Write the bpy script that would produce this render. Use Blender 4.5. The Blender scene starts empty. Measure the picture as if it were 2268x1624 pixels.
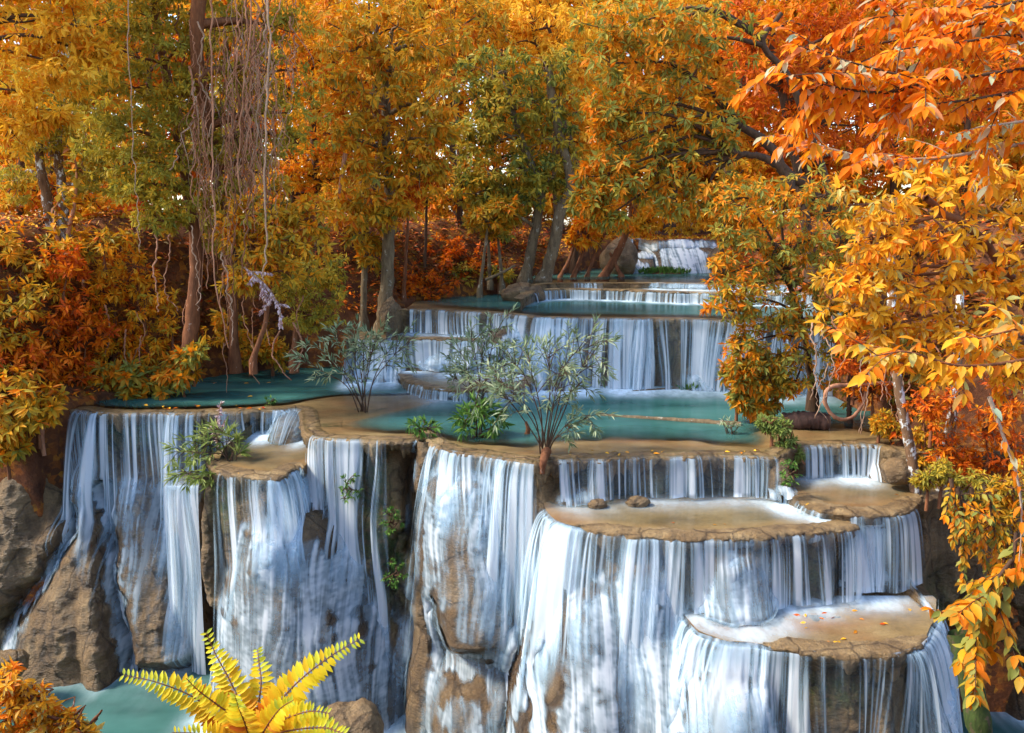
import bpy, math
import numpy as np
PI = math.pi
sc = bpy.context.scene
COL = sc.collection
# ------------------------------------------------------------------ camera geometry (pixel grid of the 2267 x 1624 view of the photo)
FPX, CU, CV, CAMZ = 1900.0, 1133.5, 812.0, 5.0
PITCH = math.atan(332.0/1900.0)
SP, CP = math.sin(PITCH), math.cos(PITCH)
def ray(u, v):
    a = (u-CU)/FPX; b = -(v-CV)/FPX
    return np.array([a, b*SP+CP, b*CP-SP])
def at_y(u, v, y):
    r = ray(u, v); t = y/r[1]
    return np.array([r[0]*t, y, CAMZ+r[2]*t])
def at_z(u, v, z):
    r = ray(u, v); t = (z-CAMZ)/r[2]
    return np.array([r[0]*t, r[1]*t, z])
def lipxy(pts, z):
    return np.array([at_z(u, v, z)[:2] for u, v in pts])

cam = bpy.data.cameras.new('camera'); co = bpy.data.objects.new('camera', cam); COL.objects.link(co)
co.location = (0, 0, CAMZ); co.rotation_euler = (PI/2-PITCH, 0, 0)
cam.sensor_width = 36; cam.lens = FPX/2267.0*36; cam.clip_end = 500; cam.clip_start = 0.1
sc.camera = co

# ------------------------------------------------------------------ noise
def _lat(seed, n=256):
    return np.random.RandomState(seed).rand(n, n)
_LC = {}
def vn2(x, y, seed=0):
    if seed not in _LC: _LC[seed] = _lat(seed+11)
    T = _LC[seed]
    x = np.asarray(x, float); y = np.asarray(y, float)
    xi = np.floor(x).astype(int); yi = np.floor(y).astype(int)
    fx = x-xi; fy = y-yi
    fx = fx*fx*(3-2*fx); fy = fy*fy*(3-2*fy)
    a = T[xi % 256, yi % 256]; b = T[(xi+1) % 256, yi % 256]
    c = T[xi % 256, (yi+1) % 256]; d = T[(xi+1) % 256, (yi+1) % 256]
    return (a*(1-fx)+b*fx)*(1-fy)+(c*(1-fx)+d*fx)*fy
def fbm(x, y, seed=0, oc=4):
    s = 0; a = 0.5; t = 0
    for k in range(oc):
        s = s+a*vn2(np.asarray(x)*2**k, np.asarray(y)*2**k, seed+k); t += a; a *= 0.5
    return s/t
def sstep(a, b, x):
    t = np.clip((np.asarray(x, float)-a)/(b-a), 0, 1); return t*t*(3-2*t)
def blur(A, s, axis):
    if s <= 0: return A
    r = int(3*s)+1; k = np.exp(-0.5*(np.arange(-r, r+1)/s)**2); k /= k.sum()
    P = np.pad(A, [(r, r) if i == axis else (0, 0) for i in range(A.ndim)], mode='edge')
    return np.apply_along_axis(lambda m: np.convolve(m, k, mode='valid'), axis, P)

# ------------------------------------------------------------------ mesh making
def mk(name, V, F, mat, parent=None, attrs=None, smooth=True):
    """one mesh object from numpy arrays; F is one (M,k) array or a list of such arrays"""
    V = np.asarray(V, np.float32)
    if not isinstance(F, (list, tuple)): F = [F]
    F = [np.asarray(f, np.int32) for f in F if len(f)]
    me = bpy.data.meshes.new(name)
    if parent is not None: V = V-np.array(parent.location, np.float32)
    me.vertices.add(len(V)); me.vertices.foreach_set('co', V.ravel())
    tot = np.concatenate([np.full(len(f), f.shape[1], np.int32) for f in F])
    idx = np.concatenate([f.ravel() for f in F])
    st = np.concatenate([[0], np.cumsum(tot)[:-1]]).astype(np.int32)
    me.loops.add(len(idx)); me.loops.foreach_set('vertex_index', idx)
    me.polygons.add(len(tot)); me.polygons.foreach_set('loop_start', st)
    me.polygons.foreach_set('use_smooth', np.full(len(tot), smooth, bool))
    me.update(calc_edges=True)
    for k, a in (attrs or {}).items():
        at = me.attributes.new(k, 'FLOAT', 'POINT'); at.data.foreach_set('value', np.asarray(a, np.float32).ravel())
    if mat: me.materials.append(mat)
    o = bpy.data.objects.new(name, me); COL.objects.link(o)
    if parent is not None: o.parent = parent
    return o
def empty(name, loc):
    o = bpy.data.objects.new(name, None); COL.objects.link(o); o.location = [float(c) for c in loc]; o.empty_display_size = 0.2
    return o
def tag(o, label=None, cat=None, group=None, kind=None):
    if label: o['label'] = label
    if cat: o['category'] = cat
    if group: o['group'] = group
    if kind: o['kind'] = kind
    return o
def gridfaces(nr, nc):
    i = np.arange(nr*nc).reshape(nr, nc)
    return np.stack([i[:-1, :-1].ravel(), i[:-1, 1:].ravel(), i[1:, 1:].ravel(), i[1:, :-1].ravel()], 1)
class Buf:
    """collects tubes into one mesh"""
    def __init__(s): s.V = []; s.F = []; s.n = 0
    def add(s, V, F):
        s.V.append(V); s.F.append(F+s.n); s.n += len(V)
    def tube(s, P, R, sides=7, lump=0.0, rng=None):
        P = np.asarray(P, float); n = len(P)
        R = np.broadcast_to(np.asarray(R, float), (n,)) if np.ndim(R) else np.full(n, R)
        T = np.gradient(P, axis=0); T /= np.linalg.norm(T, axis=1)[:, None]+1e-9
        ref = np.array([0.31, 0.9, 0.2]); A = np.cross(T, ref); A /= np.linalg.norm(A, axis=1)[:, None]+1e-9
        B = np.cross(T, A); th = np.linspace(0, 2*PI, sides, endpoint=False)
        rr = R[:, None]*np.ones((1, sides))
        if lump and rng is not None: rr = rr*(1+lump*(rng.rand(n, sides)-0.5)*2)
        V = P[:, None]+rr[..., None]*(np.cos(th)[None, :, None]*A[:, None]+np.sin(th)[None, :, None]*B[:, None])
        i = np.arange(n*sides).reshape(n, sides); j = np.roll(i, -1, 1)
        F = np.stack([i[:-1].ravel(), j[:-1].ravel(), j[1:].ravel(), i[1:].ravel()], 1)
        s.add(V.reshape(-1, 3), F)
    def mk(s, name, mat, parent=None, **k):
        return mk(name, np.concatenate(s.V), np.concatenate(s.F), mat, parent, **k)
def smooth_path(P, n):
    """Catmull-Rom through P, n points"""
    P = np.asarray(P, float)
    if len(P) < 3:
        t = np.linspace(0, 1, n)[:, None]; return P[0]*(1-t)+P[-1]*t
    Q = np.vstack([2*P[0]-P[1], P, 2*P[-1]-P[-2]]); m = len(P)-1
    out = []
    for t in np.linspace(0, m-1e-6, n):
        k = int(t); f = t-k; a, b, c, d = Q[k:k+4]
        out.append(0.5*((2*b)+(c-a)*f+(2*a-5*b+4*c-d)*f*f+(3*b-a-3*c+d)*f**3))
    return np.array(out)

# ------------------------------------------------------------------ materials
def newmat(name):
    m = bpy.data.materials.new(name); m.use_nodes = True; nt = m.node_tree; nt.nodes.clear()
    return m, nt.nodes, nt.links
def N(nodes, t, **k):
    n = nodes.new(t)
    for a, b in k.items(): setattr(n, a, b)
    return n
def ramp(nodes, stops):
    r = nodes.new('ShaderNodeValToRGB'); e = r.color_ramp.elements
    while len(e) < len(stops): e.new(0.5)
    for i, (p, c) in enumerate(stops):
        e[i].position = p; e[i].color = (c[0], c[1], c[2], 1)
    return r
def math_n(nodes, links, op, a, b=None, c=None, clamp=False):
    n = nodes.new('ShaderNodeMath'); n.operation = op; n.use_clamp = clamp
    for i, x in enumerate((a, b, c)):
        if x is None: continue
        if isinstance(x, (int, float)): n.inputs[i].default_value = x
        else: links.new(x, n.inputs[i])
    return n.outputs[0]
def mixc(nodes, links, fac, a, b, mode='MIX'):
    n = nodes.new('ShaderNodeMix'); n.data_type = 'RGBA'; n.blend_type = mode
    for i, x in ((0, fac), (6, a), (7, b)):
        if isinstance(x, (int, float)): n.inputs[i].default_value = x
        elif isinstance(x, tuple): n.inputs[i].default_value = (x[0], x[1], x[2], 1)
        else: links.new(x, n.inputs[i])
    return n.outputs[2]
def noise_n(nodes, links, vec, scale, detail=4, rough=0.6, dist=0.0):
    n = nodes.new('ShaderNodeTexNoise'); n.inputs['Scale'].default_value = scale; n.inputs['Detail'].default_value = detail
    n.inputs['Roughness'].default_value = rough; n.inputs['Distortion'].default_value = dist
    if vec is not None: links.new(vec, n.inputs['Vector'])
    return n.outputs['Fac']
def mapped(nodes, links, scale, rot=(0, 0, 0)):
    g = nodes.new('ShaderNodeNewGeometry'); m = nodes.new('ShaderNodeMapping')
    m.inputs['Scale'].default_value = scale; m.inputs['Rotation'].default_value = rot
    links.new(g.outputs['Position'], m.inputs['Vector']); return m.outputs[0]
def attr_n(nodes, name):
    a = nodes.new('ShaderNodeAttribute'); a.attribute_name = name; return a.outputs['Fac']
def principled(nodes, links, col, rough=0.6, spec=0.4, normal=None):
    p = nodes.new('ShaderNodeBsdfPrincipled'); p.inputs['Roughness'].default_value = rough if isinstance(rough, float) else 0.5
    if not isinstance(rough, float): links.new(rough, p.inputs['Roughness'])
    p.inputs['Specular IOR Level'].default_value = spec
    if isinstance(col, tuple): p.inputs['Base Color'].default_value = (*col, 1)
    else: links.new(col, p.inputs['Base Color'])
    if normal is not None: links.new(normal, p.inputs['Normal'])
    return p.outputs[0]
def bump_n(nodes, links, h, strength=0.5, dist=0.05, prev=None):
    b = nodes.new('ShaderNodeBump'); b.inputs['Strength'].default_value = strength; b.inputs['Distance'].default_value = dist
    links.new(h, b.inputs['Height'])
    if prev is not None: links.new(prev, b.inputs['Normal'])
    return b.outputs[0]
def out(nodes, links, sh):
    o = nodes.new('ShaderNodeOutputMaterial'); links.new(sh, o.inputs['Surface'])

def rock_mat(name, cols, moss=True, ripple=1.0):
    m, n, l = newmat(name)
    p = mapped(n, l, (1, 1, 1))
    a = noise_n(n, l, p, 1.3, 6, 0.65)
    c = ramp(n, [(0.28, cols[0]), (0.5, cols[1]), (0.72, cols[2])]); l.new(a, c.inputs[0])
    # vertical stains
    st = noise_n(n, l, mapped(n, l, (3.5, 3.5, 0.35)), 1.2, 4, 0.6)
    sr = ramp(n, [(0.42, (1, 1, 1)), (0.68, (0.42, 0.40, 0.40))]); l.new(st, sr.inputs[0])
    col = mixc(n, l, 0.8, c.outputs[0], sr.outputs[0], 'MULTIPLY')
    fine = noise_n(n, l, p, 22, 4, 0.7)
    fr = ramp(n, [(0.3, (0.55, 0.55, 0.55)), (0.7, (1.35, 1.3, 1.2))]); l.new(fine, fr.inputs[0])
    col = mixc(n, l, 0.7, col, fr.outputs[0], 'MULTIPLY')
    if moss:
        ms = attr_n(n, 'moss'); mn = noise_n(n, l, p, 5, 5, 0.7)
        mf = math_n(n, l, 'MULTIPLY', ms, math_n(n, l, 'MULTIPLY_ADD', mn, 4.0, -1.3, clamp=True), clamp=True)
        mc = ramp(n, [(0.3, (0.015, 0.03, 0.006)), (0.7, (0.09, 0.13, 0.02))]); l.new(fine, mc.inputs[0])
        col = mixc(n, l, mf, col, mc.outputs[0])
    cv = N(n, 'ShaderNodeTexVoronoi'); cv.feature = 'DISTANCE_TO_EDGE'; cv.inputs['Scale'].default_value = 1.15
    wn = n.new('ShaderNodeTexNoise'); wn.inputs['Scale'].default_value = 2.2; wn.inputs['Detail'].default_value = 5; l.new(p, wn.inputs['Vector'])
    l.new(mixc(n, l, 0.35, mapped(n, l, (1.0, 1.0, 0.7)), wn.outputs['Color'], 'ADD'), cv.inputs['Vector'])
    ck = ramp(n, [(0.0, (0.25, 0.22, 0.2)), (0.045, (1, 1, 1))]); l.new(cv.outputs['Distance'], ck.inputs[0])
    col = mixc(n, l, 0.75, col, ck.outputs[0], 'MULTIPLY')
    wet = attr_n(n, 'wet'); col = mixc(n, l, wet, col, (0.50, 0.47, 0.46), 'MULTIPLY')
    # horizontal scale ripples of travertine
    v = N(n, 'ShaderNodeTexVoronoi'); v.inputs['Scale'].default_value = 5.0
    l.new(mapped(n, l, (1.6, 1.6, 4.2)), v.inputs['Vector'])
    b1 = bump_n(n, l, v.outputs['Distance'], 0.35*ripple, 0.07)
    b2 = bump_n(n, l, noise_n(n, l, mapped(n, l, (1, 1, 2.2)), 14, 6, 0.7), 1.0, 0.07, b1)
    b3 = bump_n(n, l, ck.outputs[0], 0.5, 0.05, b2)
    rr = math_n(n, l, 'SUBTRACT', math_n(n, l, 'MULTIPLY_ADD', st, 0.6, 0.14), math_n(n, l, 'MULTIPLY', wet, 0.18), clamp=True)
    out(n, l, principled(n, l, col, rr, 0.5, b3))
    return m
M = {}
M['rock'] = rock_mat('travertine rock', [(0.13, 0.075, 0.032), (0.23, 0.145, 0.065), (0.34, 0.235, 0.12)])
M['rim'] = rock_mat('tan crust', [(0.12, 0.07, 0.026), (0.27, 0.17, 0.07), (0.44, 0.31, 0.15)], moss=False, ripple=0.3)
def bark_mat(name, cols, patch=None, amt=0.55):
    m, n, l = newmat(name)
    p = mapped(n, l, (1, 1, 0.25)); a = noise_n(n, l, p, 9, 6, 0.7)
    c = ramp(n, [(0.3, cols[0]), (0.7, cols[1])]); l.new(a, c.inputs[0]); col = c.outputs[0]
    if patch:
        q = noise_n(n, l, mapped(n, l, (1, 1, 0.6)), 7, 5, 0.7)
        r = ramp(n, [(amt, (0, 0, 0)), (amt+0.05, (1, 1, 1))]); l.new(q, r.inputs[0])
        col = mixc(n, l, r.outputs[0], col, patch)
    out(n, l, principled(n, l, col, 0.8, 0.25, bump_n(n, l, a, 0.7, 0.04)))
    return m
M['bark_grey'] = bark_mat('grey brown bark', [(0.07, 0.045, 0.025), (0.24, 0.17, 0.09)], (0.36, 0.33, 0.25), 0.6)
M['bark_red'] = bark_mat('reddish bark', [(0.09, 0.03, 0.012), (0.26, 0.10, 0.04)], (0.4, 0.3, 0.24), 0.64)
M['bark_mottled'] = bark_mat('mottled white bark', [(0.10, 0.05, 0.025), (0.25, 0.14, 0.07)], (0.62, 0.63, 0.60), 0.52)
M['bark_dark'] = bark_mat('dark bark', [(0.035, 0.02, 0.012), (0.12, 0.06, 0.03)])
M['twig_pale'] = bark_mat('pale twig', [(0.30, 0.20, 0.13), (0.50, 0.38, 0.28)])
M['vine'] = bark_mat('vine', [(0.22, 0.085, 0.04), (0.52, 0.25, 0.14)])
M['vine_pale'] = bark_mat('pale vine', [(0.26, 0.14, 0.08), (0.46, 0.30, 0.20)])
M['log'] = bark_mat('wet dark log', [(0.02, 0.012, 0.01), (0.10, 0.05, 0.035)])
def leaf_mat(name, cols, back=None, trans=0.4, rough=0.55):
    """tint attribute picks the leaf's own colour; leaves let light through"""
    m, n, l = newmat(name)
    k = len(cols)
    r = ramp(n, [(0.04+0.92*i/(k-1), c) for i, c in enumerate(cols)]); l.new(attr_n(n, 'tint'), r.inputs[0])
    col = r.outputs[0]
    if back:
        g = n.new('ShaderNodeNewGeometry'); col = mixc(n, l, g.outputs['Backfacing'], col, back)
    s1 = principled(n, l, col, rough, 0.22)
    t = n.new('ShaderNodeBsdfTranslucent'); l.new(col, t.inputs['Color'])
    mx = n.new('ShaderNodeMixShader'); mx.inputs[0].default_value = trans
    l.new(s1, mx.inputs[1]); l.new(t.outputs[0], mx.inputs[2]); out(n, l, mx.outputs[0])
    return m
RED=(0.55,0.085,0.004); ORA=(0.76,0.19,0.004); AMB=(0.80,0.35,0.012); YEL=(0.86,0.48,0.03); OLV=(0.44,0.33,0.03); GRN=(0.19,0.22,0.04); DGR=(0.06,0.09,0.02); BRN=(0.22,0.07,0.012)
LM = {
 'yellow':  leaf_mat('yellow leaf',  [ORA, AMB, YEL, YEL, (0.9,0.6,0.08)]),
 'olive':   leaf_mat('olive leaf',   [DGR, GRN, OLV, (0.42,0.30,0.03), AMB]),
 'amber':   leaf_mat('amber leaf',   [BRN, ORA, AMB, OLV, AMB, GRN, YEL]),
 'orange':  leaf_mat('orange leaf',  [RED, ORA, AMB, AMB, OLV, YEL]),
 'red':     leaf_mat('red orange leaf', [BRN, RED, RED, ORA, ORA, AMB]),
 'mixed':   leaf_mat('orange and green leaf', [ORA, AMB, ORA, OLV, (0.30,0.30,0.06), GRN, AMB]),
 'dull':    leaf_mat('olive gold leaf', [GRN, OLV, (0.32,0.31,0.05), OLV, (0.60,0.42,0.04), (0.62,0.40,0.03), AMB]),
 'near':    leaf_mat('large orange leaf', [ORA, (0.85,0.18,0.004), (0.88,0.24,0.005), (0.88,0.28,0.008), AMB, (0.85,0.18,0.004), (0.46,0.56,0.36)], trans=0.45),
 'gold':    leaf_mat('golden leaf', [ORA, (0.85,0.22,0.006), AMB, YEL, AMB, (0.5,0.5,0.16), (0.85,0.22,0.006)], trans=0.45),
 'willow':  leaf_mat('grey green leaf', [(0.10,0.15,0.07), (0.21,0.27,0.13), (0.32,0.38,0.20), (0.44,0.48,0.29)], trans=0.25),
 'green':   leaf_mat('bright green leaf', [(0.04,0.11,0.015), (0.09,0.20,0.03), (0.17,0.29,0.05)], trans=0.35),
 'lime':    leaf_mat('yellow green leaf', [(0.12,0.16,0.03), (0.24,0.30,0.06), (0.36,0.40,0.12)], trans=0.3),
 'fern':    leaf_mat('yellow fern leaflet', [(0.60,0.14,0.004), (0.76,0.30,0.006), (0.80,0.46,0.010), (0.80,0.58,0.014), (0.74,0.64,0.02), (0.52,0.58,0.05)], trans=0.4),
 'seed':    leaf_mat('mauve seed', [(0.30,0.16,0.16), (0.55,0.38,0.38), (0.75,0.6,0.58)], trans=0.2),
 'under':   leaf_mat('undergrowth leaf', [(0.07,0.035,0.012), (0.16,0.05,0.01), (0.30,0.06,0.006), (0.12,0.11,0.02), RED, ORA], trans=0.2),
 'litter':  leaf_mat('fallen leaf', [(0.35,0.03,0.005), ORA, AMB, YEL, BRN], trans=0.05),
}
def sstep_n(n, l, a): return math_n(n, l, 'MULTIPLY_ADD', a, 1.5, -0.45, clamp=True)
def water_fall_mat():
    m, n, l = newmat('falling white water')
    a = attr_n(n, 'alpha')
    thick = mixc(n, l, sstep_n(n, l, a), (0.58, 0.81, 0.97), (0.90, 0.96, 1.0))
    w = n.new('ShaderNodeBsdfPrincipled'); l.new(thick, w.inputs['Base Color']); w.inputs['Roughness'].default_value = 0.35
    w.inputs['Specular IOR Level'].default_value = 0.3
    t = n.new('ShaderNodeBsdfTranslucent'); l.new(thick, t.inputs['Color'])
    m0 = n.new('ShaderNodeMixShader'); m0.inputs[0].default_value = 0.45; l.new(w.outputs[0], m0.inputs[1]); l.new(t.outputs[0], m0.inputs[2])
    tr = n.new('ShaderNodeBsdfTransparent')
    mx = n.new('ShaderNodeMixShader'); l.new(a, mx.inputs[0]); l.new(tr.outputs[0], mx.inputs[1]); l.new(m0.outputs[0], mx.inputs[2])
    out(n, l, mx.outputs[0]); return m
M['fall'] = water_fall_mat()
def pool_mat():
    """still pool: clear where shallow, milky teal where deep, white where the falls churn it"""
    m, n, l = newmat('teal pool water')
    dep = attr_n(n, 'depth'); foam = attr_n(n, 'foam')
    op = math_n(n, l, 'SUBTRACT', 1.0, math_n(n, l, 'POWER', 2.718, math_n(n, l, 'MULTIPLY', math_n(n, l, 'MAXIMUM', math_n(n, l, 'SUBTRACT', dep, 0.13), 0.0), -2.6)))
    big = noise_n(n, l, mapped(n, l, (0.5, 1.0, 1)), 0.9, 3, 0.5)
    cr = ramp(n, [(0.35, (0.022, 0.085, 0.074)), (0.65, (0.058, 0.170, 0.148))]); l.new(big, cr.inputs[0])
    fine = noise_n(n, l, mapped(n, l, (1.2, 3.2, 1)), 2.2, 4, 0.6)
    d = n.new('ShaderNodeBsdfDiffuse'); l.new(cr.outputs[0], d.inputs['Color'])
    tr = n.new('ShaderNodeBsdfTransparent'); tr.inputs['Color'].default_value = (0.93, 0.96, 0.93, 1)
    m1 = n.new('ShaderNodeMixShader'); l.new(op, m1.inputs[0]); l.new(tr.outputs[0], m1.inputs[1]); l.new(d.outputs[0], m1.inputs[2])
    fn = noise_n(n, l, mapped(n, l, (2.0, 1.0, 1)), 2.5, 5, 0.65)
    ff = math_n(n, l, 'MULTIPLY', foam, math_n(n, l, 'MULTIPLY_ADD', fn, 1.6, 0.15), clamp=True)
    wd = n.new('ShaderNodeBsdfDiffuse'); wd.inputs['Color'].default_value = (0.72, 0.87, 0.96, 1)
    m2 = n.new('ShaderNodeMixShader'); l.new(ff, m2.inputs[0]); l.new(m1.outputs[0], m2.inputs[1]); l.new(wd.outputs[0], m2.inputs[2])
    bp = bump_n(n, l, fine, 0.12, 0.03)
    g = n.new('ShaderNodeBsdfGlossy'); g.inputs['Roughness'].default_value = 0.16; l.new(bp, g.inputs['Normal'])
    fr = n.new('ShaderNodeFresnel'); fr.inputs['IOR'].default_value = 1.33; l.new(bp, fr.inputs['Normal'])
    fac = math_n(n, l, 'MULTIPLY', fr.outputs[0], math_n(n, l, 'SUBTRACT', 0.50, math_n(n, l, 'MULTIPLY', ff, 0.6)), clamp=True)
    m3 = n.new('ShaderNodeMixShader'); l.new(fac, m3.inputs[0]); l.new(m2.outputs[0], m3.inputs[1]); l.new(g.outputs[0], m3.inputs[2])
    out(n, l, m3.outputs[0]); return m
M['pool'] = pool_mat()
def bed_mat():
    m, n, l = newmat('sandy travertine bed')
    p = mapped(n, l, (1, 1.6, 1)); a = noise_n(n, l, p, 1.1, 6, 0.65)
    c = ramp(n, [(0.25, (0.15, 0.092, 0.040)), (0.5, (0.29, 0.185, 0.080)), (0.75, (0.42, 0.285, 0.14))]); l.new(a, c.inputs[0])
    red = ramp(n, [(0.5, (0, 0, 0)), (0.75, (1, 1, 1))]); l.new(noise_n(n, l, mapped(n, l, (0.35, 0.6, 1)), 1.0, 3), red.inputs[0])
    col = mixc(n, l, math_n(n, l, 'MULTIPLY', red.outputs[0], 0.5), c.outputs[0], (0.40, 0.15, 0.05))
    f = noise_n(n, l, p, 16, 5, 0.7); fr = ramp(n, [(0.3, (0.6, 0.6, 0.6)), (0.7, (1.25, 1.2, 1.15))]); l.new(f, fr.inputs[0])
    col = mixc(n, l, 0.6, col, fr.outputs[0], 'MULTIPLY')
    ms = attr_n(n, 'moss'); col = mixc(n, l, math_n(n, l, 'MULTIPLY', ms, math_n(n, l, 'MULTIPLY_ADD', noise_n(n, l, mapped(n, l, (1, 2.5, 1)), 3, 5), 5.0, -2.2, clamp=True)), col, (0.025, 0.04, 0.012))
    out(n, l, principled(n, l, col, 0.5, 0.4, bump_n(n, l, f, 0.5, 0.03)))
    return m
M['bed'] = bed_mat()
def soil_mat():
    m, n, l = newmat('red soil and litter')
    p = mapped(n, l, (1, 1, 1)); a = noise_n(n, l, p, 0.8, 6, 0.65)
    c = ramp(n, [(0.3, (0.06, 0.022, 0.01)), (0.5, (0.17, 0.06, 0.025)), (0.72, (0.32, 0.13, 0.05))]); l.new(a, c.inputs[0])
    v = N(n, 'ShaderNodeTexVoronoi'); v.inputs['Scale'].default_value = 7; l.new(p, v.inputs['Vector'])
    lr = ramp(n, [(0.35, (0.10, 0.04, 0.015)), (0.6, (0.40, 0.11, 0.012)), (0.85, (0.55, 0.24, 0.02))]); l.new(v.outputs['Color'], lr.inputs[0])
    lm = ramp(n, [(0.42, (0, 0, 0)), (0.6, (1, 1, 1))]); l.new(noise_n(n, l, p, 1.6, 4), lm.inputs[0])
    col = mixc(n, l, math_n(n, l, 'MULTIPLY', lm.outputs[0], 0.7), c.outputs[0], lr.outputs[0])
    f = noise_n(n, l, p, 6, 6, 0.75)
    out(n, l, principled(n, l, col, 0.85, 0.2, bump_n(n, l, f, 1.0, 0.15)))
    return m
M['soil'] = soil_mat()
M['moss'] = bark_mat('mossy bark', [(0.02, 0.03, 0.008), (0.06, 0.09, 0.018)], (0.09, 0.065, 0.035), 0.54)
# ------------------------------------------------------------------ cliffs: rock faces y = F(x, z), built in real space
def xof(u, y, z):
    return (u-CU)/FPX*(y*CP-(z-CAMZ)*SP)
class Cliff:
    def __init__(s, x0, x1, dx, z0, z1, dz, seed=0):
        s.xs = np.arange(x0, x1+1e-6, dx); s.zs = np.arange(z0, z1+1e-6, dz); s.dx, s.dz = dx, dz
        s.X, s.Z = np.meshgrid(s.xs, s.zs); s.F = np.full(s.X.shape, 60.0); s.seed = seed
        s.D = np.zeros(s.X.shape); s.moss = np.zeros(s.X.shape); s.lips = {}; s.imp = []
    def lipfn(s, pts, z, amp=0.22):
        P = lipxy(pts, z); o = np.argsort(P[:, 0]); P = P[o]
        y = np.interp(s.xs, P[:, 0], P[:, 1])
        k = max(1.0, 0.07/s.dx); y = blur(y[None], k, 1)[0]
        y = y+(fbm(s.xs*2.1, z*3.0+7, s.seed+5, 4)-0.5)*amp
        return y, P[0, 0], P[-1, 0]
    def solid(s, key, pts, z, under=0.35, slope=0.10, amp=0.22, lump=0.25, d0=0.7):
        yl, xa, xb = s.lipfn(pts, z, amp); s.lips[key] = (yl, xa, xb, z)
        d = z-s.Z; ok = (d >= -1e-6) & (s.X >= xa) & (s.X <= xb)
        un = under*(0.25+1.5*vn2(s.X*2.6, s.Z*0.8, s.seed+21))
        pr = un*sstep(0.10, 0.5, d)-slope*np.maximum(0, d-d0)
        rg = sstep(0.12, 0.6, d)
        pr = pr+rg*((fbm(s.X*0.9, s.Z*0.5, s.seed+31, 3)-0.5)*lump*2.4+(vn2(s.X*4.5, s.Z*0.9, s.seed+41)-0.5)*lump*0.55)
        y = yl[None]+pr
        s.F = np.where(ok, np.minimum(s.F, y), s.F)
    def bell(s, top, bot, hw0, hw1, p=0.6, hang=None, k=0.35, thick=1.1, q=0.8):
        """a rounded travertine skirt: top / bot = (u, v, y) of its front line, hw in photo pixels"""
        T = at_y(*top); B = at_y(*bot)
        w0 = hw0*top[2]/FPX; w1 = hw1*bot[2]/FPX
        t = (T[2]-s.Z)/(T[2]-B[2]); tc = np.clip(t, 0, 1.6)
        xc = T[0]+(B[0]-T[0])*tc; w = (w0+(w1-w0)*tc**p)*(0.8+0.4*fbm(s.Z*1.1+top[0]*.07, s.X*0.35, s.seed+57, 3))*np.clip(sstep(-0.12, 0.18, t), 0.02, 1)
        R = w*thick; yf = T[1]+(B[1]-T[1])*tc**q
        if hang: yf = yf+np.maximum(0, t-hang)*3.0*(T[2]-B[2])*0.5
        yf = yf+1.2*(np.clip(0.12-t, 0, 0.26)/0.24)**1.3*min(1.0, 0.45*(T[2]-B[2]))
        e = 1-((s.X-xc)/w)**2
        lum = (fbm(s.X*1.6, s.Z*0.8, s.seed+51, 4)-0.5)*0.34+(fbm(s.X*2.3, s.Z*3.4, s.seed+53, 3)-0.5)*0.15+(vn2(s.X*5, s.Z*0.9, s.seed+61)-0.5)*0.06
        y = yf+R*(1-np.sqrt(np.maximum(e, 0)))+lum
        y = np.where((e > 0) & (t > -0.12), y, 60.0)
        # smooth union
        h = np.clip(0.5+0.5*(s.F-y)/k, 0, 1)
        s.F = np.where(y < 59, s.F*(1-h)+y*h-k*h*(1-h), s.F)
    def carve(s, pts, width, depth):
        P = np.array([at_y(*p) for p in pts]); best = np.full(s.X.shape, 9.0)
        for a, b in zip(P[:-1], P[1:]):
            dx_, dz_ = b[0]-a[0], b[2]-a[2]; t = np.clip(((s.X-a[0])*dx_+(s.Z-a[2])*dz_)/(dx_*dx_+dz_*dz_+1e-9), 0, 1)
            best = np.minimum(best, np.hypot(s.X-a[0]-t*dx_, s.Z-a[2]-t*dz_))
        best = best+(fbm(s.X*3, s.Z*2, s.seed+131, 3)-0.5)*width*1.2
        s.F = s.F+depth*np.exp(-(np.maximum(best, 0)/width)**2)*(s.F < 59)
    def mossy(s, u, v, y, rx, rz, a=1.0):
        P = at_y(u, v, y); s.moss += a*np.exp(-((s.X-P[0])/rx)**2-((s.Z-P[2])/rz)**2)
    def finish(s):
        r = (fbm(s.X*5, s.Z*9, s.seed+71, 3)-0.5)*0.06
        s.F = s.F+r*np.where(s.F < 59, 1, 0)
        s.Fx = np.clip(np.gradient(s.F, s.dx, axis=1), -3, 3); s.Fz = np.clip(np.gradient(s.F, s.dz, axis=0), -3, 3)
    def samp(s, A, x, z):
        fx = np.clip((x-s.xs[0])/s.dx, 0, len(s.xs)-1.001); fz = np.clip((z-s.zs[0])/s.dz, 0, len(s.zs)-1.001)
        i = fx.astype(int); j = fz.astype(int); a = fx-i; b = fz-j
        return (A[j, i]*(1-a)+A[j, i+1]*a)*(1-b)+(A[j+1, i]*(1-a)+A[j+1, i+1]*a)*b
    def rock(s, name, mat, A=None):
        wet = np.zeros(s.X.shape) if A is None else np.clip(blur(blur(A, 0.12/s.dx, 1), 0.2/s.dz, 0)*1.8, 0, 1)
        V = np.stack([s.X, s.F, s.Z], -1).reshape(-1, 3); F = gridfaces(*s.X.shape)
        ok = (V[F][:, :, 1] < 55).all(1)
        o = mk(name, V, F[ok][:, ::-1], mat, attrs={'moss': np.clip(s.moss, 0, 1.5), 'wet': wet}); tag(o, kind='structure'); return o
    def normals_at_lip(s, key):
        yl, xa, xb, z = s.lips[key]
        g = np.gradient(blur(yl[None], 0.12/s.dx, 1)[0], s.dx)
        n = np.stack([g, -np.ones_like(g)], 1); return n/np.linalg.norm(n, axis=1)[:, None]
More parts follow.
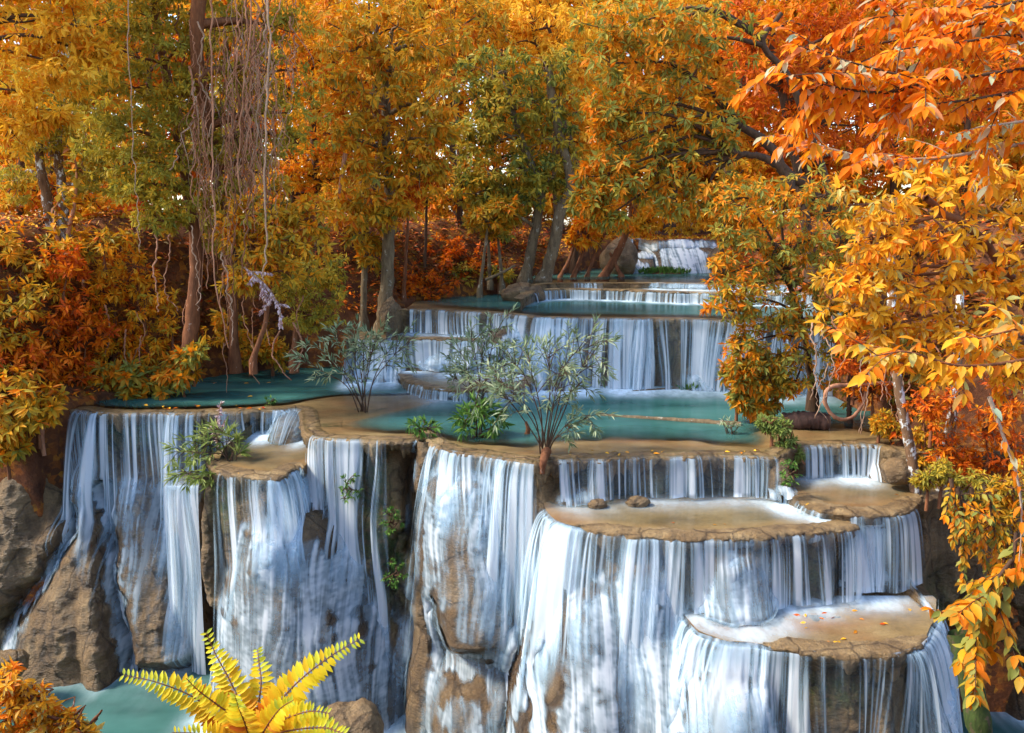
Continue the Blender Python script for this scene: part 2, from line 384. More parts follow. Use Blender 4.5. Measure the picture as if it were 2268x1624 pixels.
    def flow(s, key, wfn, n, v0=0.35, rng=None, drag=2.2, scatter=0.28, floor=-99):
        """water particles leave the lip, fall, strike the rock and run down it"""
        yl, xa, xb, z = s.lips[key]; nn = s.normals_at_lip(key)
        x = xa+(xb-xa)*rng.rand(n); w = wfn(x)*(0.25+1.5*sstep(0.35, 0.75, fbm(x*7, x*0+z*9, s.seed+81, 3)))
        keep = w > 0.02; x = x[keep]; w = w[keep]; n = len(x)
        nx = np.interp(x, s.xs, nn[:, 0]); ny = np.interp(x, s.xs, nn[:, 1])
        y = np.interp(x, s.xs, yl)-0.05; zz = np.full(n, z+0.01)
        sp = v0*(0.6+0.8*vn2(x*3, x*0, s.seed+91)); vx = nx*sp+rng.randn(n)*0.05; vy = ny*sp; vz = np.zeros(n)
        dt = 0.02; hit = np.zeros(n, bool)
        for k in range(260):
            x0, y0, z0 = x, y, zz
            vz = vz-9.8*dt; x = x+vx*dt; y = y+vy*dt; zz = zz+vz*dt
            Fv = s.samp(s.F, x, zz); pen = y-(Fv-0.02); c = (pen > 0) | (hit & (pen > -0.16))
            dead = zz < max(s.zs[0], floor)
            for (yl_, xa_, xb_, z_) in s.lips.values():
                if z_ < z-0.05: dead |= (z0 >= z_) & (zz < z_) & (x > xa_) & (x < xb_) & (y > np.interp(x, s.xs, yl_)-0.04)
            if dead.any(): s.imp.append(np.stack([x0[dead], y0[dead], z0[dead], w[dead]], 1))
            gx = s.samp(s.Fx, x, zz); gz = s.samp(s.Fz, x, zz); ln = np.sqrt(gx*gx+1+gz*gz)
            n0, n1, n2 = gx/ln, -1/ln, gz/ln
            vn = vx*n0+vy*n1+vz*n2; imp = np.where(c, np.where(vn < 0, vn, 0.7*vn), 0)
            vx = vx-imp*n0; vy = vy-imp*n1; vz = vz-imp*n2
            mv = np.where(c, np.clip(pen, -0.05, 0.6)/ln, 0); x = x+mv*n0; y = y+mv*n1; zz = zz+mv*n2
            y = np.where(c, np.minimum(y, np.maximum(s.samp(s.F, x, zz)-0.02, y-0.12)), y)
            new = c & ~hit; hit |= c
            vx = vx+np.where(new, rng.randn(n)*scatter, 0)+np.where(c, rng.randn(n)*0.03, 0)
            f = np.where(c, 1-drag*dt, 1.0); vx, vy, vz = vx*f, vy*f, vz*f
            m = c & ~dead
            ix = np.clip(((x[m]-s.xs[0])/s.dx+0.5).astype(int), 0, len(s.xs)-1); iz = np.clip(((zz[m]-s.zs[0])/s.dz+0.5).astype(int), 0, len(s.zs)-1)
            np.add.at(s.D, (iz, ix), w[m])
            kp = ~dead
            if not kp.any(): break
            x, y, zz, vx, vy, vz, w, hit = x[kp], y[kp], zz[kp], vx[kp], vy[kp], vz[kp], w[kp], hit[kp]; n = len(x)
    def curtain(s, key, xa, xb, dens, v0=0.35, seed=1, ds=0.017, floor=-99, amp=1.0, freq=7.0, back=0.14, extra=0):
        """one sheet of free-falling strands from the lip to where it meets rock or water -> V, F, alpha"""
        yl, la, lb, z = s.lips[key]; nn = s.normals_at_lip(key)
        xa = max(xa, la); xb = min(xb, lb)
        xx = np.linspace(xa, xb, 4000); yy = np.interp(xx, s.xs, yl); L = np.concatenate([[0], np.cumsum(np.hypot(np.diff(xx), np.diff(yy)))])
        m = max(4, int(L[-1]/ds)); S = np.linspace(0, L[-1], m); x = np.interp(S, L, xx); y = np.interp(x, s.xs, yl)
        nx = np.interp(x, s.xs, nn[:, 0]); ny = np.interp(x, s.xs, nn[:, 1])
        dx_ = dens(x)
        sp = v0*(0.55+0.9*fbm(S*3.0, S*0+seed, seed+3, 3))
        vx = nx*sp+(vn2(S*2.2, S*0+seed, seed+9)-0.5)*0.22; vy = ny*sp; vz = np.zeros(m)
        P = [np.stack([x-nx*back, y-ny*back, np.full(m, z+0.012)], 1), np.stack([x+nx*0.03, y+ny*0.03, np.full(m, z+0.006)], 1)]
        x = x+nx*0.07; y = y+ny*0.07; zz = np.full(m, z-0.03); P.append(np.stack([x, y, zz], 1))
        age = np.zeros(m); alive = np.ones(m, bool); A = [np.ones(m)*0.0, np.ones(m)*0.25, np.ones(m)*0.5]; dt = 0.028; ex = np.full(m, extra)
        fl = max(floor, s.zs[0])
        for k in range(75):
            vz = vz-9.8*dt*np.where(zz > z-0.1, 0.8, 1)
            x1 = x+vx*dt; y1 = y+vy*dt; z1 = zz+vz*dt
            Fv = s.samp(s.F, x1, z1); c = (y1 > Fv-0.035) & (z-z1 > 0.16)
            y1 = np.where((y1 > Fv-0.035) & (z-z1 <= 0.16), Fv-0.035, y1)
            below = z1 < fl
            z1 = np.where(below, fl, z1)
            c = c | (age > 0); jump = c & (y-(Fv-0.045) > 0.22)
            yc = Fv-0.045
            x = np.where(alive, x1, x); y = np.where(alive & ~jump, np.where(c, yc, y1), y); zz = np.where(alive & ~jump, z1, zz)
            age = np.where(alive & c, age+1, age); vz = np.where(c, np.maximum(vz, -2.6), vz); vy = np.where(c, 0.0, vy)
            alive = alive & ~jump & ~below & (age < 16)
            P.append(np.stack([x, y, zz], 1)); A.append((0.6+0.4*sstep(0.05, 0.5, z-zz))*(1-np.clip(age/15.0, 0, 1)))
            if not alive.any(): break
        P = np.array(P); A = np.array(A); nt = len(P)
        fallen = z-P[..., 2]
        Sg = np.broadcast_to(S[None], (nt, m)); 
        wob = (vn2(Sg*1.3, fallen*0.5, seed+40)-0.5)*0.25+(vn2(Sg*4, fallen*0.35, seed+44)-0.5)*0.07
        f1 = (fbm((Sg+wob)*freq*3.0, fallen*0.16+seed*3.3, seed+17, 3)-0.5)*2.4
        f2 = (fbm((Sg+wob)*freq*0.5, fallen*0.25+seed*5.1, seed+18, 3)-0.5)*2.6
        nz = 0.5+0.62*f1+0.5*f2
        th = 0.96-dx_[None]
        a = 0.58*sstep(th-0.22, th+0.30, nz)+0.42*sstep(th+0.05, th+0.50, nz)
        veil = 0.13*sstep(0.2, 0.8, dx_)[None]
        a = np.clip((a+veil)*A*amp, 0, 0.95)
        a = a*np.where(dx_[None] < 0.03, 0, 1)
        return P.reshape(-1, 3), gridfaces(nt, m), a.ravel()
    def film(s, gain):
        D = blur(blur(s.D, 0.8, 1), 2.5, 0); D = 0.55*D+0.45*blur(blur(s.D, 5, 1), 4, 0)
        base = 1-np.exp(-gain*D)
        xx = s.X+(vn2(s.X*2, s.Z*1.1, s.seed+99)-0.5)*0.20
        s1 = (fbm(xx*17, s.Z*0.45, s.seed+101, 3)-0.5)*2.4; s2 = (fbm(xx*4.5, s.Z*0.5, s.seed+103, 3)-0.5)*2.4; br = (fbm(s.X*3, s.Z*3, s.seed+111, 4)-0.5)*2.2
        fi = (fbm(s.X*10, s.Z*17, s.seed+121, 3)-0.5)*2
        t = 0.50*s1+0.50*s2+0.34*br+0.22*fi
        A = base*(0.17+0.43*sstep(-0.50, 0.30, t)+0.34*sstep(-0.05, 0.5, t))
        A = A*(0.35+0.65*sstep(-0.75, 0.1, t+1.6*base-0.9))
        return np.clip(A, 0, 0.96)*sstep(0.02, 0.2, base)
    def film_mesh(s, A, box):
        """water film over the rock inside box(x, z, y)->bool"""
        B = np.minimum(s.F, 55.0); B = blur(blur(B, 0.17/s.dx, 1), 0.17/s.dz, 0); k = sstep(0.12, 0.35, np.abs(B-s.F)); B = B*(1-k)+s.F*k
        gxx = np.clip(np.gradient(B, s.dx, axis=1), -2, 2); gzz = np.clip(np.gradient(B, s.dz, axis=0), -2, 2)
        ln = np.sqrt(gxx**2+1+gzz**2); off = 0.035+0.02*A
        off = off+0.03*(1-k); A = A*sstep(-0.01, 0.045, s.F-B+off)
        V = np.stack([s.X+gxx/ln*off, B-off/ln, s.Z+gzz/ln*off], -1).reshape(-1, 3)
        F = gridfaces(*s.X.shape)[:, ::-1]; c = V[F].mean(1); yv = V[F][:, :, 1]
        ok = (A.ravel()[F].max(1) > 0.015) & (yv.max(1)-yv.min(1) < 0.55) & box(c[:, 0], c[:, 2], c[:, 1])
        F = F[ok]; u, inv = np.unique(F, return_inverse=True)
        return V[u], inv.reshape(F.shape), A.ravel()[u]
    def rim(s, key, xa, xb, mat, r=0.072, name='rock_rim', seed=3):
        yl, la, lb, z = s.lips[key]; nn = s.normals_at_lip(key); xa = max(xa, la); xb = min(xb, lb)
        xx = np.linspace(xa, xb, 4000); yy = np.interp(xx, s.xs, yl); L = np.concatenate([[0], np.cumsum(np.hypot(np.diff(xx), np.diff(yy)))])
        m = max(4, int(L[-1]/0.03)); S = np.linspace(0, L[-1], m); x = np.interp(S, L, xx); y = np.interp(x, s.xs, yl)
        nx = np.interp(x, s.xs, nn[:, 0]); ny = np.interp(x, s.xs, nn[:, 1])
        rg = np.random.RandomState(seed)
        dr = 0.35+2.6*fbm(S*6.5, S*0+seed, seed+5, 5)**1.6          # ragged hanging edge
        prof = [(-0.45, 0.004, 0), (-0.22, 0.022, 0), (-0.08, 0.016, 0), (0.02, 0.0, 0), (0.07, -0.03, .1), (0.085, -0.07, .3), (0.075, -0.12, .6), (0.04, -0.19, 1), (0.0, -0.27, 1.2), (-0.10, -0.30, 1.2)]
        n = len(prof); V = np.zeros((n, m, 3)); h = r/0.085*(0.12+0.88*sstep(0, 0.5, np.minimum(S, S[-1]-S)))
        for i, (o, dz, k) in enumerate(prof):
            oo = h*o+(vn2(S*9, S*0+i*0.6, seed+8)-0.5)*0.07*(0.3 if i < 3 else 1)+(vn2(S*23, S*0+i*1.1, seed+9)-0.5)*0.055
            zz = z+(0.0 if key == 'main' else 0.040)+h*dz*(1+k*(dr-1))+(vn2(S*11, S*0+i*0.9, seed+12)-0.5)*0.025*(0.5 if i < 3 else 1)
            V[i] = np.stack([x+nx*oo, y+ny*oo, zz], 1)
        o = mk(name, V.reshape(-1, 3), gridfaces(n, m), mat); tag(o, kind='structure'); return o

def foam_grid(imps, x0, x1, y0, y1, z, tol=0.12, cell=0.06, sx=3, sy=4, drift=6, gain=1.0):
    xs = np.arange(x0, x1, cell); ys = np.arange(y0, y1, cell); H = np.zeros((len(ys), len(xs)))
    for I in imps:
        for a in I:
            m = np.abs(a[:, 2]-z) < tol
            b = a[m]; ix = ((b[:, 0]-x0)/cell).astype(int); iy = ((b[:, 1]-y0)/cell).astype(int)
            ok = (ix >= 0) & (ix < len(xs)) & (iy >= 0) & (iy < len(ys)); np.add.at(H, (iy[ok], ix[ok]), b[ok, 3])
    H = blur(blur(H, sx, 1), sy, 0); H = H/(np.percentile(H[H > H.max()*0.02], 92)+1e-9) if H.max() > 0 else H
    out_ = H.copy()
    for k in range(1, drift):                                        # the current carries foam forward
        out_[:-k*2] = np.maximum(out_[:-k*2], H[k*2:]*(1-k/drift)*0.8)
    out_ = blur(out_, 1.5, 0)
    return xs, ys, out_*gain
def bil(xs, ys, A, x, y):
    fx = np.clip((x-xs[0])/(xs[1]-xs[0]), 0, len(xs)-1.001); fy = np.clip((y-ys[0])/(ys[1]-ys[0]), 0, len(ys)-1.001)
    i = fx.astype(int); j = fy.astype(int); a = fx-i; b = fy-j
    return (A[j, i]*(1-a)+A[j, i+1]*a)*(1-b)+(A[j+1, i]*(1-a)+A[j+1, i+1]*a)*b
def pool(wname, bname, xa, xb, front, back, z, depth, foam=None, nx=240, ny=90, moss=None, extra_foam=None, flat=False):
    X = np.linspace(xa, xb, nx); t = np.linspace(0, 1, ny)[:, None]
    f = front(X)[None]; b = back(X)[None]; Y = f+(b-f)*t; XX = np.broadcast_to(X[None], Y.shape)
    d = depth(XX, Y, Y-f)
    fo = np.zeros_like(d)
    if foam is not None: fo = 1-np.exp(-bil(foam[0], foam[1], foam[2], XX, Y))
    if extra_foam is not None: fo = np.maximum(fo, extra_foam(XX, Y))
    ms = moss(XX, Y) if moss else np.zeros_like(d)
    w = mk(wname, np.stack([XX, Y, np.full_like(Y, z+(0.034 if flat else 0.012))], -1).reshape(-1, 3), gridfaces(ny, nx), M['pool'], attrs={'depth': d, 'foam': fo})
    zb = z-d*0.35+(fbm(XX*2, Y*2, 9, 3)-0.5)*0.05*np.clip(d*6, 0.2, 1)
    zb = z+0.020+(fbm(XX*3, Y*3, 9, 3)-0.5)*0.02 if flat else np.minimum(zb, z-0.006)
    be = mk(bname, np.stack([XX, Y, zb], -1).reshape(-1, 3), gridfaces(ny, nx), M['bed'], attrs={'moss': ms})
    tag(w, kind='structure'); tag(be, kind='structure'); return w
def winx(pairs, soft=0.12):
    """density along x from (x0, x1, d) windows"""
    def f(x):
        r = np.zeros_like(x)
        for a, b, d in pairs: r = np.maximum(r, d*sstep(a-soft, a+soft, x)*(1-sstep(b-soft, b+soft, x)))
        return r
    return f
def ux(u, v, z): return at_z(u, v, z)[0]

rng = np.random.RandomState(7)
# ================================================================== front cliff
C1 = Cliff(-16.5, 13.0, 0.025, -6.5, 0.0, 0.032, seed=100)
L0 = [(-300, 930), (40, 925), (120, 908), (150, 905), (200, 913), (300, 915), (400, 915), (500, 912), (600, 908), (650, 905), (668, 907), (672, 955), (700, 968), (760, 972), (850, 976), (915, 975), (940, 966), (962, 985), (1000, 997), (1060, 1005), (1120, 1015), (1185, 1024), (1205, 1022), (1230, 1016), (1300, 1015), (1380, 1012), (1460, 1012), (1560, 1010), (1650, 1009), (1700, 1012), (1716, 1010), (1735, 1000), (1760, 988), (1800, 985), (1945, 985), (1962, 992), (2000, 1000), (2100, 1000), (2400, 990)]
C1.solid('main', L0, 0.0, under=0.42, slope=0.17)
C1.solid('ledge', [(462, 1015), (466, 1032), (482, 1046), (520, 1053), (570, 1058), (620, 1061), (655, 1058), (672, 1040), (676, 1020)], -0.65, under=0.30, slope=0.04, amp=0.12)
C1.solid('side', [(1722, 1075), (1735, 1105), (1790, 1126), (1850, 1135), (1920, 1141), (1990, 1139), (2025, 1124), (2040, 1100)], -0.75, under=0.22, slope=0.02, amp=0.15)
C1.solid('flank', [(2012, 1135), (2040, 1112), (2080, 1100), (2130, 1092), (2267, 1080), (2500, 1060)], -0.76, under=0.1, slope=0.07, lump=0.35)
C1.solid('tier', [(1202, 1110), (1207, 1132), (1225, 1150), (1262, 1164), (1320, 1177), (1400, 1187), (1500, 1192), (1600, 1190), (1700, 1187), (1800, 1180), (1875, 1170), (1908, 1157), (1925, 1132)], -0.95, under=0.38, slope=0.26)
C1.solid('low', [(1490, 1325), (1500, 1375), (1540, 1402), (1620, 1422), (1720, 1436), (1800, 1446), (1880, 1451), (1960, 1449), (2022, 1436), (2056, 1405), (2072, 1370), (2070, 1325)], -2.4, under=0.34, slope=0.22)
C1.bell((-10, 1010, 21.2), (-10, 1390, 19.9), 120, 120, hang=1.0)                     # bare dome at the far left
C1.bell((190, 985, 21.9), (95, 1510, 19.2), 55, 170, p=0.8)                           # left lobe with the side stream
C1.bell((215, 1080, 21.4), (215, 1535, 19.0), 30, 62, hang=1.0)
C1.bell((305, 1000, 21.9), (325, 1490, 19.4), 85, 112, p=0.5, hang=0.96)              # second lobe
C1.bell((462, 1055, 18.6), (458, 1345, 18.9), 14, 24, hang=1.0)                        # pillar under the small ledge
C1.bell((600, 1130, 18.1), (640, 1640, 16.7), 90, 275, p=0.8)                         # wide fan under the small ledge
C1.bell((1045, 1035, 17.75), (1060, 1440, 16.3), 95, 135, p=0.5, hang=1.0)               # central hanging bell
C1.bell((985, 1025, 18.1), (965, 1640, 16.8), 50, 85)
C1.bell((1110, 1330, 17.2), (1090, 1660, 15.7), 60, 170)
C1.bell((1203, 1022, 17.5), (1198, 1290, 17.2), 26, 30, k=0.08, hang=1.0)               # bare ribs between the curtains
C1.bell((943, 966, 18.75), (935, 1090, 18.5), 22, 22, k=0.08, hang=1.0)
C1.bell((1722, 1010, 17.6), (1735, 1085, 17.3), 22, 30, k=0.08)
C1.bell((1975, 995, 18.4), (1985, 1075, 17.9), 30, 45, k=0.08)
C1.bell((1640, 1222, 15.25), (1640, 1345, 14.85), 85, 108, p=0.5)                       # the white dome under the right tier
C1.bell((1440, 1250, 15.45), (1430, 1345, 15.1), 70, 120, p=0.5)
C1.bell((1330, 1270, 15.75), (1320, 1660, 13.9), 70, 190)
C1.bell((1480, 1390, 15.1), (1490, 1680, 13.8), 50, 130)
C1.bell((1650, 1500, 13.75), (1640, 1700, 13.0), 90, 150)
C1.bell((1290, 1080, 17.4), (1290, 1112, 17.1), 60, 80, k=0.1)                          # rocks under the upper right curtain
C1.bell((640, 917, 21.85), (620, 1000, 20.7), 18, 52, k=0.15)                            # little cascade beside the left lip
C1.bell((1880, 1480, 13.9), (1880, 1660, 13.5), 60, 110, k=0.2)
C1.bell((2060, 1350, 15.2), (2105, 1640, 13.6), 18, 45, k=0.2)
C1.carve([(205, 1100, 21), (222, 1240, 20.3), (236, 1340, 20), (262, 1440, 19.6), (262, 1560, 19.2)], 0.22, 1.1)
C1.carve([(128, 1010, 21.3), (120, 1120, 20.8), (130, 1200, 20.4), (70, 1310, 20), (-20, 1400, 19.8)], 0.22, 0.9)
C1.carve([(412, 1120, 20), (430, 1280, 19.4), (440, 1400, 19), (420, 1560, 18.8)], 0.28, 1.0)
C1.carve([(775, 990, 19.2), (800, 1120, 19), (860, 1240, 18.6), (885, 1380, 18.2)], 0.34, 0.6)
C1.carve([(900, 1000, 19), (900, 1250, 18.5)], 0.15, 0.4)
C1.carve([(1165, 1080, 17.8), (1158, 1250, 17.4), (1175, 1420, 17)], 0.16, 0.6)
C1.carve([(960, 1330, 17.6), (985, 1450, 17.2), (1120, 1470, 17)], 0.22, 0.6)
C1.carve([(1215, 1210, 17.0), (1208, 1330, 16.8), (1190, 1500, 16.4)], 0.14, 0.4)
C1.carve([(2245, 1470, 16.6), (2245, 1700, 16)], 0.75, 3.5)
for a in [(830, 1100, 19.4, 0.35, 1.6, 1.3), (870, 1260, 19, 0.35, 1.0, 1.2), (770, 1090, 19.2, 0.25, .7, .9), (500, 1120, 18.6, 0.35, 0.8, 1.0), (300, 960, 22.2, 1.6, 0.4, 1.2), (440, 985, 21.6, 0.6, 0.6, 1.2), (560, 985, 21.2, 0.8, .35, .7), (1780, 1260, 16, 0.5, 0.6, .7), (1950, 1250, 16, .5, .5, .5), (1820, 1520, 14, 0.9, 0.35, .9), (2150, 1500, 15.5, 0.5, 1.2, 1.2), (1450, 1080, 17.9, 1.5, 0.25, .5)]:
    C1.mossy(*a)
C1.bell((400, 1068, 20.8), (402, 1180, 20.4), 34, 38, hang=1.0)
C1.finish()

for k, a, b in (('main', -11.75, 9.0), ('ledge', -20, 20), ('side', -20, 20), ('tier', ux(1275, 1168, -.95), 20), ('low', ux(1690, 1432, -2.4), ux(2050, 1410, -2.4))):
    C1.rim(k, a, b, M['rim'], seed=int(abs(C1.lips[k][3])*10)+3)
U0 = lambda u, v=1000: ux(u, v, 0.0)
u_ = lambda u: ux(u, 910, 0.0)         # left lip
c_ = lambda u: ux(u, 985, 0.0)         # centre lip
r_ = lambda u: ux(u, 1011, 0.0)        # right lip
FL = {}
d_left = winx([(u_(158), u_(225), .62), (u_(225), u_(420), .45), (u_(372), u_(445), .52), (u_(440), u_(640), .38), (u_(605), u_(668), .62)])
d_cl = winx([(c_(672), c_(800), .50), (c_(800), c_(925), .44)])
d_ce = winx([(c_(968), c_(1085), .68), (c_(1085), c_(1182), .58), (c_(1060), c_(1110), .66)])
d_ur = winx([(r_(1232), r_(1480), .54), (r_(1480), r_(1712), .52)])
d_sm = winx([(ux(1775, 985, 0), ux(1945, 985, 0), .62)])
d_le = winx([(ux(475, 1050, -.65), ux(560, 1055, -.65), .40), (ux(560, 1055, -.65), ux(668, 1050, -.65), .55)])
d_si = winx([(ux(1738, 1105, -.75), ux(1840, 1130, -.75), .48), (ux(1885, 1140, -.75), ux(2032, 1130, -.75), .60)])
d_ti = winx([(ux(1204, 1130, -.95), ux(1300, 1170, -.95), .72), (ux(1300, 1170, -.95), ux(1530, 1190, -.95), .60), (ux(1530, 1190, -.95), ux(1700, 1190, -.95), .66), (ux(1700, 1190, -.95), ux(1840, 1180, -.95), .53), (ux(1850, 1175, -.95), ux(1924, 1150, -.95), .62)])
d_lo = winx([(ux(1492, 1350, -2.4), ux(1660, 1430, -2.4), .74), (ux(1660, 1430, -2.4), ux(1800, 1446, -2.4), .58), (ux(1800, 1446, -2.4), ux(2000, 1445, -2.4), .40), (ux(2005, 1445, -2.4), ux(2072, 1350, -2.4), .70)])
for key, dn, n, v0 in (('main', d_left, 14000, .25), ('main', d_cl, 9000, .2), ('main', d_ce, 16000, .25), ('main', d_ur, 5000, .4), ('main', d_sm, 2500, .35),
                       ('ledge', d_le, 12000, .25), ('side', d_si, 6000, .4), ('tier', d_ti, 24000, .25), ('low', d_lo, 16000, .25)):
    w = lambda x, dn=dn: np.clip(dn(x)*1.6-0.05, 0, 2)
    C1.flow(key, w, n, v0=v0, rng=rng)
C1.flow('main', winx([(u_(622), u_(664), 1.6)]), 3000, v0=.2, rng=rng)
A1 = C1.film(0.42)
C1.rock('rock_cliff', M['rock'], A1)
def fall(name, label, sheets, films, loc, group=None):
    """a waterfall: free strands and the film over the rock behind"""
    t = tag(empty('waterfall', loc), label, 'waterfall', group)
    V, F, A, n = [], [], [], 0
    for v, f, a in sheets:
        V.append(v); F.append(f+n); A.append(a); n += len(v)
    if V: mk('water_curtain', np.concatenate(V), np.concatenate(F), M['fall'], t, attrs={'alpha': np.concatenate(A)})
    for v, f, a in films:
        if len(f): mk('water_film', v, f, M['fall'], t, attrs={'alpha': a})
    return t
def bx(xa, xb, za, zb): return lambda x, z, y: (x >= xa) & (x < xb) & (z >= za) & (z < zb)
C1.lips['jet'] = (np.full_like(C1.xs, 20.45), xof(366, 20.4, -1.5), xof(440, 20.4, -1.5), -1.52)
d_jet = lambda x: np.full_like(x, .78)
WL = 'front waterfalls dropping from the turquoise pool'
xb1 = ux(452, 1050, -.65); xb2 = -2.85; xb3 = 0.70
cur = C1.curtain
fall('w', 'long thin veil over two bulging brown rock lobes left of the small ledge', [cur('main', u_(150), xb1, d_left, seed=1), cur('main', u_(155), u_(440), winx([(u_(160), u_(225), .5), (u_(380), u_(440), .5)]), seed=2, v0=.75)], [C1.film_mesh(A1, bx(-16, xb1, -7, 0))], at_z(300, 915, 0), WL)
fall('w', 'narrow white jet dropping beside the dark pillar under the ledge shrub', [cur('jet', -20, 20, d_jet, seed=16, v0=.25, back=.25), cur('jet', -20, 20, d_jet, seed=17, v0=.5, back=.25)], [], (xof(400, 20.4, -1.5), 20.45, -1.52), WL)
fall('w', 'short strands from the left lip into the small ledge pool', [cur('main', xb1, u_(668), d_left, seed=3, floor=-.64)], [C1.film_mesh(A1, bx(xb1, u_(700), -.64, 0))], at_z(560, 910, 0), WL)
fall('w', 'broad white fan spreading down below the small ledge pool', [cur('ledge', -20, 20, d_le, seed=4), cur('main', c_(668), xb2, d_cl, seed=5), cur('ledge', ux(560, 1055, -.65), ux(672, 1050, -.65), winx([(ux(570, 1055, -.65), ux(670, 1050, -.65), .45)]), seed=6, v0=.7)], [C1.film_mesh(A1, lambda x, z, y: (x >= xb1) & (x < xb2) & ((z < -.64) | (x > u_(700))))], at_z(600, 1060, -.65), WL)
fall('w', 'dense white curtain over the central hanging rock bell, left of the bare rib', [cur('main', xb2, xb3, d_ce, seed=7), cur('main', xb2, xb3, winx([(c_(968), c_(1182), .40)]), seed=8, v0=.8)], [C1.film_mesh(A1, bx(xb2, xb3, -7, 0))], at_z(1080, 1010, 0), WL)
fall('w', 'upper right curtain of fine strands falling onto the long brown shelf', [cur('main', xb3, r_(1716), d_ur, seed=9, floor=-.94)], [C1.film_mesh(A1, bx(xb3, r_(1722), -.94, 0))], at_z(1470, 1011, 0), WL)
fall('w', 'small isolated curtain at the right end of the pool near the mottled trunk', [cur('main', r_(1765), ux(1947, 985, 0), d_sm, seed=10, floor=-.74)], [C1.film_mesh(A1, bx(r_(1722), 13, -.74, 0))], at_z(1860, 985, 0), WL)
fall('w', 'curtain from the right side pool, at the edge of the dark flank rock', [cur('side', -20, 20, d_si, seed=11)], [C1.film_mesh(A1, lambda x, z, y: (x >= ux(1926, 1140, -.95)) & (z < -.75) & (z > -2.39))], at_z(1900, 1140, -.75), WL)
fall('w', 'wide curtain from the long brown shelf with a rounded white dome under it', [cur('tier', -20, 20, d_ti, seed=12), cur('tier', -20, ux(1500, 1190, -.95), winx([(ux(1204, 1130, -.95), ux(1330, 1170, -.95), .55), (ux(1330, 1170, -.95), ux(1500, 1190, -.95), .38)]), seed=13, v0=.75)], [C1.film_mesh(A1, lambda x, z, y: (x >= xb3) & (x < ux(1926, 1140, -.95)) & (z < -.95) & ((z > -2.39) | (x < ux(1488, 1340, -2.4))))], at_z(1500, 1190, -.95), WL)
fall('w', 'lowest right curtain pouring from the leaf strewn bottom ledge', [cur('low', -20, 20, d_lo, seed=14), cur('low', -20, 20, winx([(ux(1495, 1350, -2.4), ux(1700, 1430, -2.4), .6), (ux(2015, 1445, -2.4), ux(2072, 1350, -2.4), .6)]), seed=15, v0=.8)], [C1.film_mesh(A1, lambda x, z, y: (x >= ux(1488, 1340, -2.4)) & (z <= -2.39))], at_z(1800, 1446, -2.4), WL)

# ================================================================== second terrace
C2 = Cliff(-6.6, 11.5, 0.028, -0.06, 2.05, 0.03, seed=300)
C2.solid('main', [(850, 700), (868, 693), (880, 686), (920, 685), (1000, 688), (1080, 692), (1150, 698), (1200, 703), (1300, 705), (1400, 706), (1500, 707), (1560, 708), (1640, 712), (1760, 716), (1900, 716)], 2.05, under=0.22, slope=0.16, amp=0.15)
C2.solid('mid', [(752, 765), (775, 748), (820, 752), (900, 752), (1000, 753), (1100, 757), (1165, 758), (1190, 748), (1200, 730)], 1.25, under=0.1, slope=0.75, amp=0.2, d0=0.35)
C2.solid('step', [(880, 828), (900, 846), (950, 861), (1010, 867), (1070, 866), (1130, 862), (1175, 850), (1190, 830)], 0.28, under=0.12, slope=0.0, amp=0.1)
C2.solid('right', [(1545, 775), (1560, 764), (1600, 760), (1700, 762), (1800, 764)], 1.15, under=0.1, slope=0.3, amp=0.15)
C2.bell((1225, 712, 25.5), (1240, 850, 24.5), 30, 80, p=0.9)
C2.bell((1195, 708, 26.0), (1140, 755, 25.7), 22, 75, thick=0.35)
C2.bell((1385, 728, 25.55), (1385, 848, 25.1), 38, 50, p=0.4)
C2.bell((1590, 768, 24.9), (1580, 850, 24.4), 50, 75, p=0.5)
C2.mossy(1480, 780, 25.6, 0.5, 0.8, .5)
C2.finish(); 
for k, a, b in (('main', ux(878, 690, 2.05), 20), ('mid', -20, 20), ('step', -20, 20)): C2.rim(k, a, b, M['rim'], r=0.06, seed=int(C2.lips[k][3]*10)+40)
m_ = lambda u: ux(u, 700, 2.05)
e_ul = winx([(m_(885), m_(1090), .50), (m_(1090), m_(1180), .62)])
e_ur = winx([(m_(1180), m_(1340), .62), (m_(1340), m_(1440), .66), (m_(1440), m_(1560), .50), (m_(1560), m_(1800), .56)])
e_mi = winx([(ux(780, 752, 1.25), ux(1190, 752, 1.25), .72)])
e_st = winx([(ux(895, 850, .28), ux(1180, 850, .28), .52)])
e_ri = winx([(ux(1555, 765, 1.15), ux(1790, 765, 1.15), .6)])
for key, dn, n in (('main', e_ul, 3000), ('main', e_ur, 12000), ('mid', e_mi, 9000), ('step', e_st, 1500), ('right', e_ri, 3000)):
    C2.flow(key, lambda x, dn=dn: np.clip(dn(x)*1.6-0.05, 0, 2), n, v0=.35, rng=rng)
C2.flow('main', winx([(m_(1110), m_(1290), 2.5), (m_(1345), m_(1435), 1.5)]), 9000, v0=.3, rng=rng, scatter=.5)
A2 = C2.film(0.42)
C2.rock('rock_cliff', M['rock'], A2)
G2 = 'second terrace waterfalls behind the turquoise pool'
xm = ux(1195, 750, 1.25)
fall('w', 'low fringe of strands at the left of the second terrace, above its middle step', [C2.curtain('main', -20, m_(1180), e_ul, seed=21, floor=1.26)], [C2.film_mesh(A2, lambda x, z, y: (x < xm) & (z > 1.25))], at_z(1000, 690, 2.05), G2)
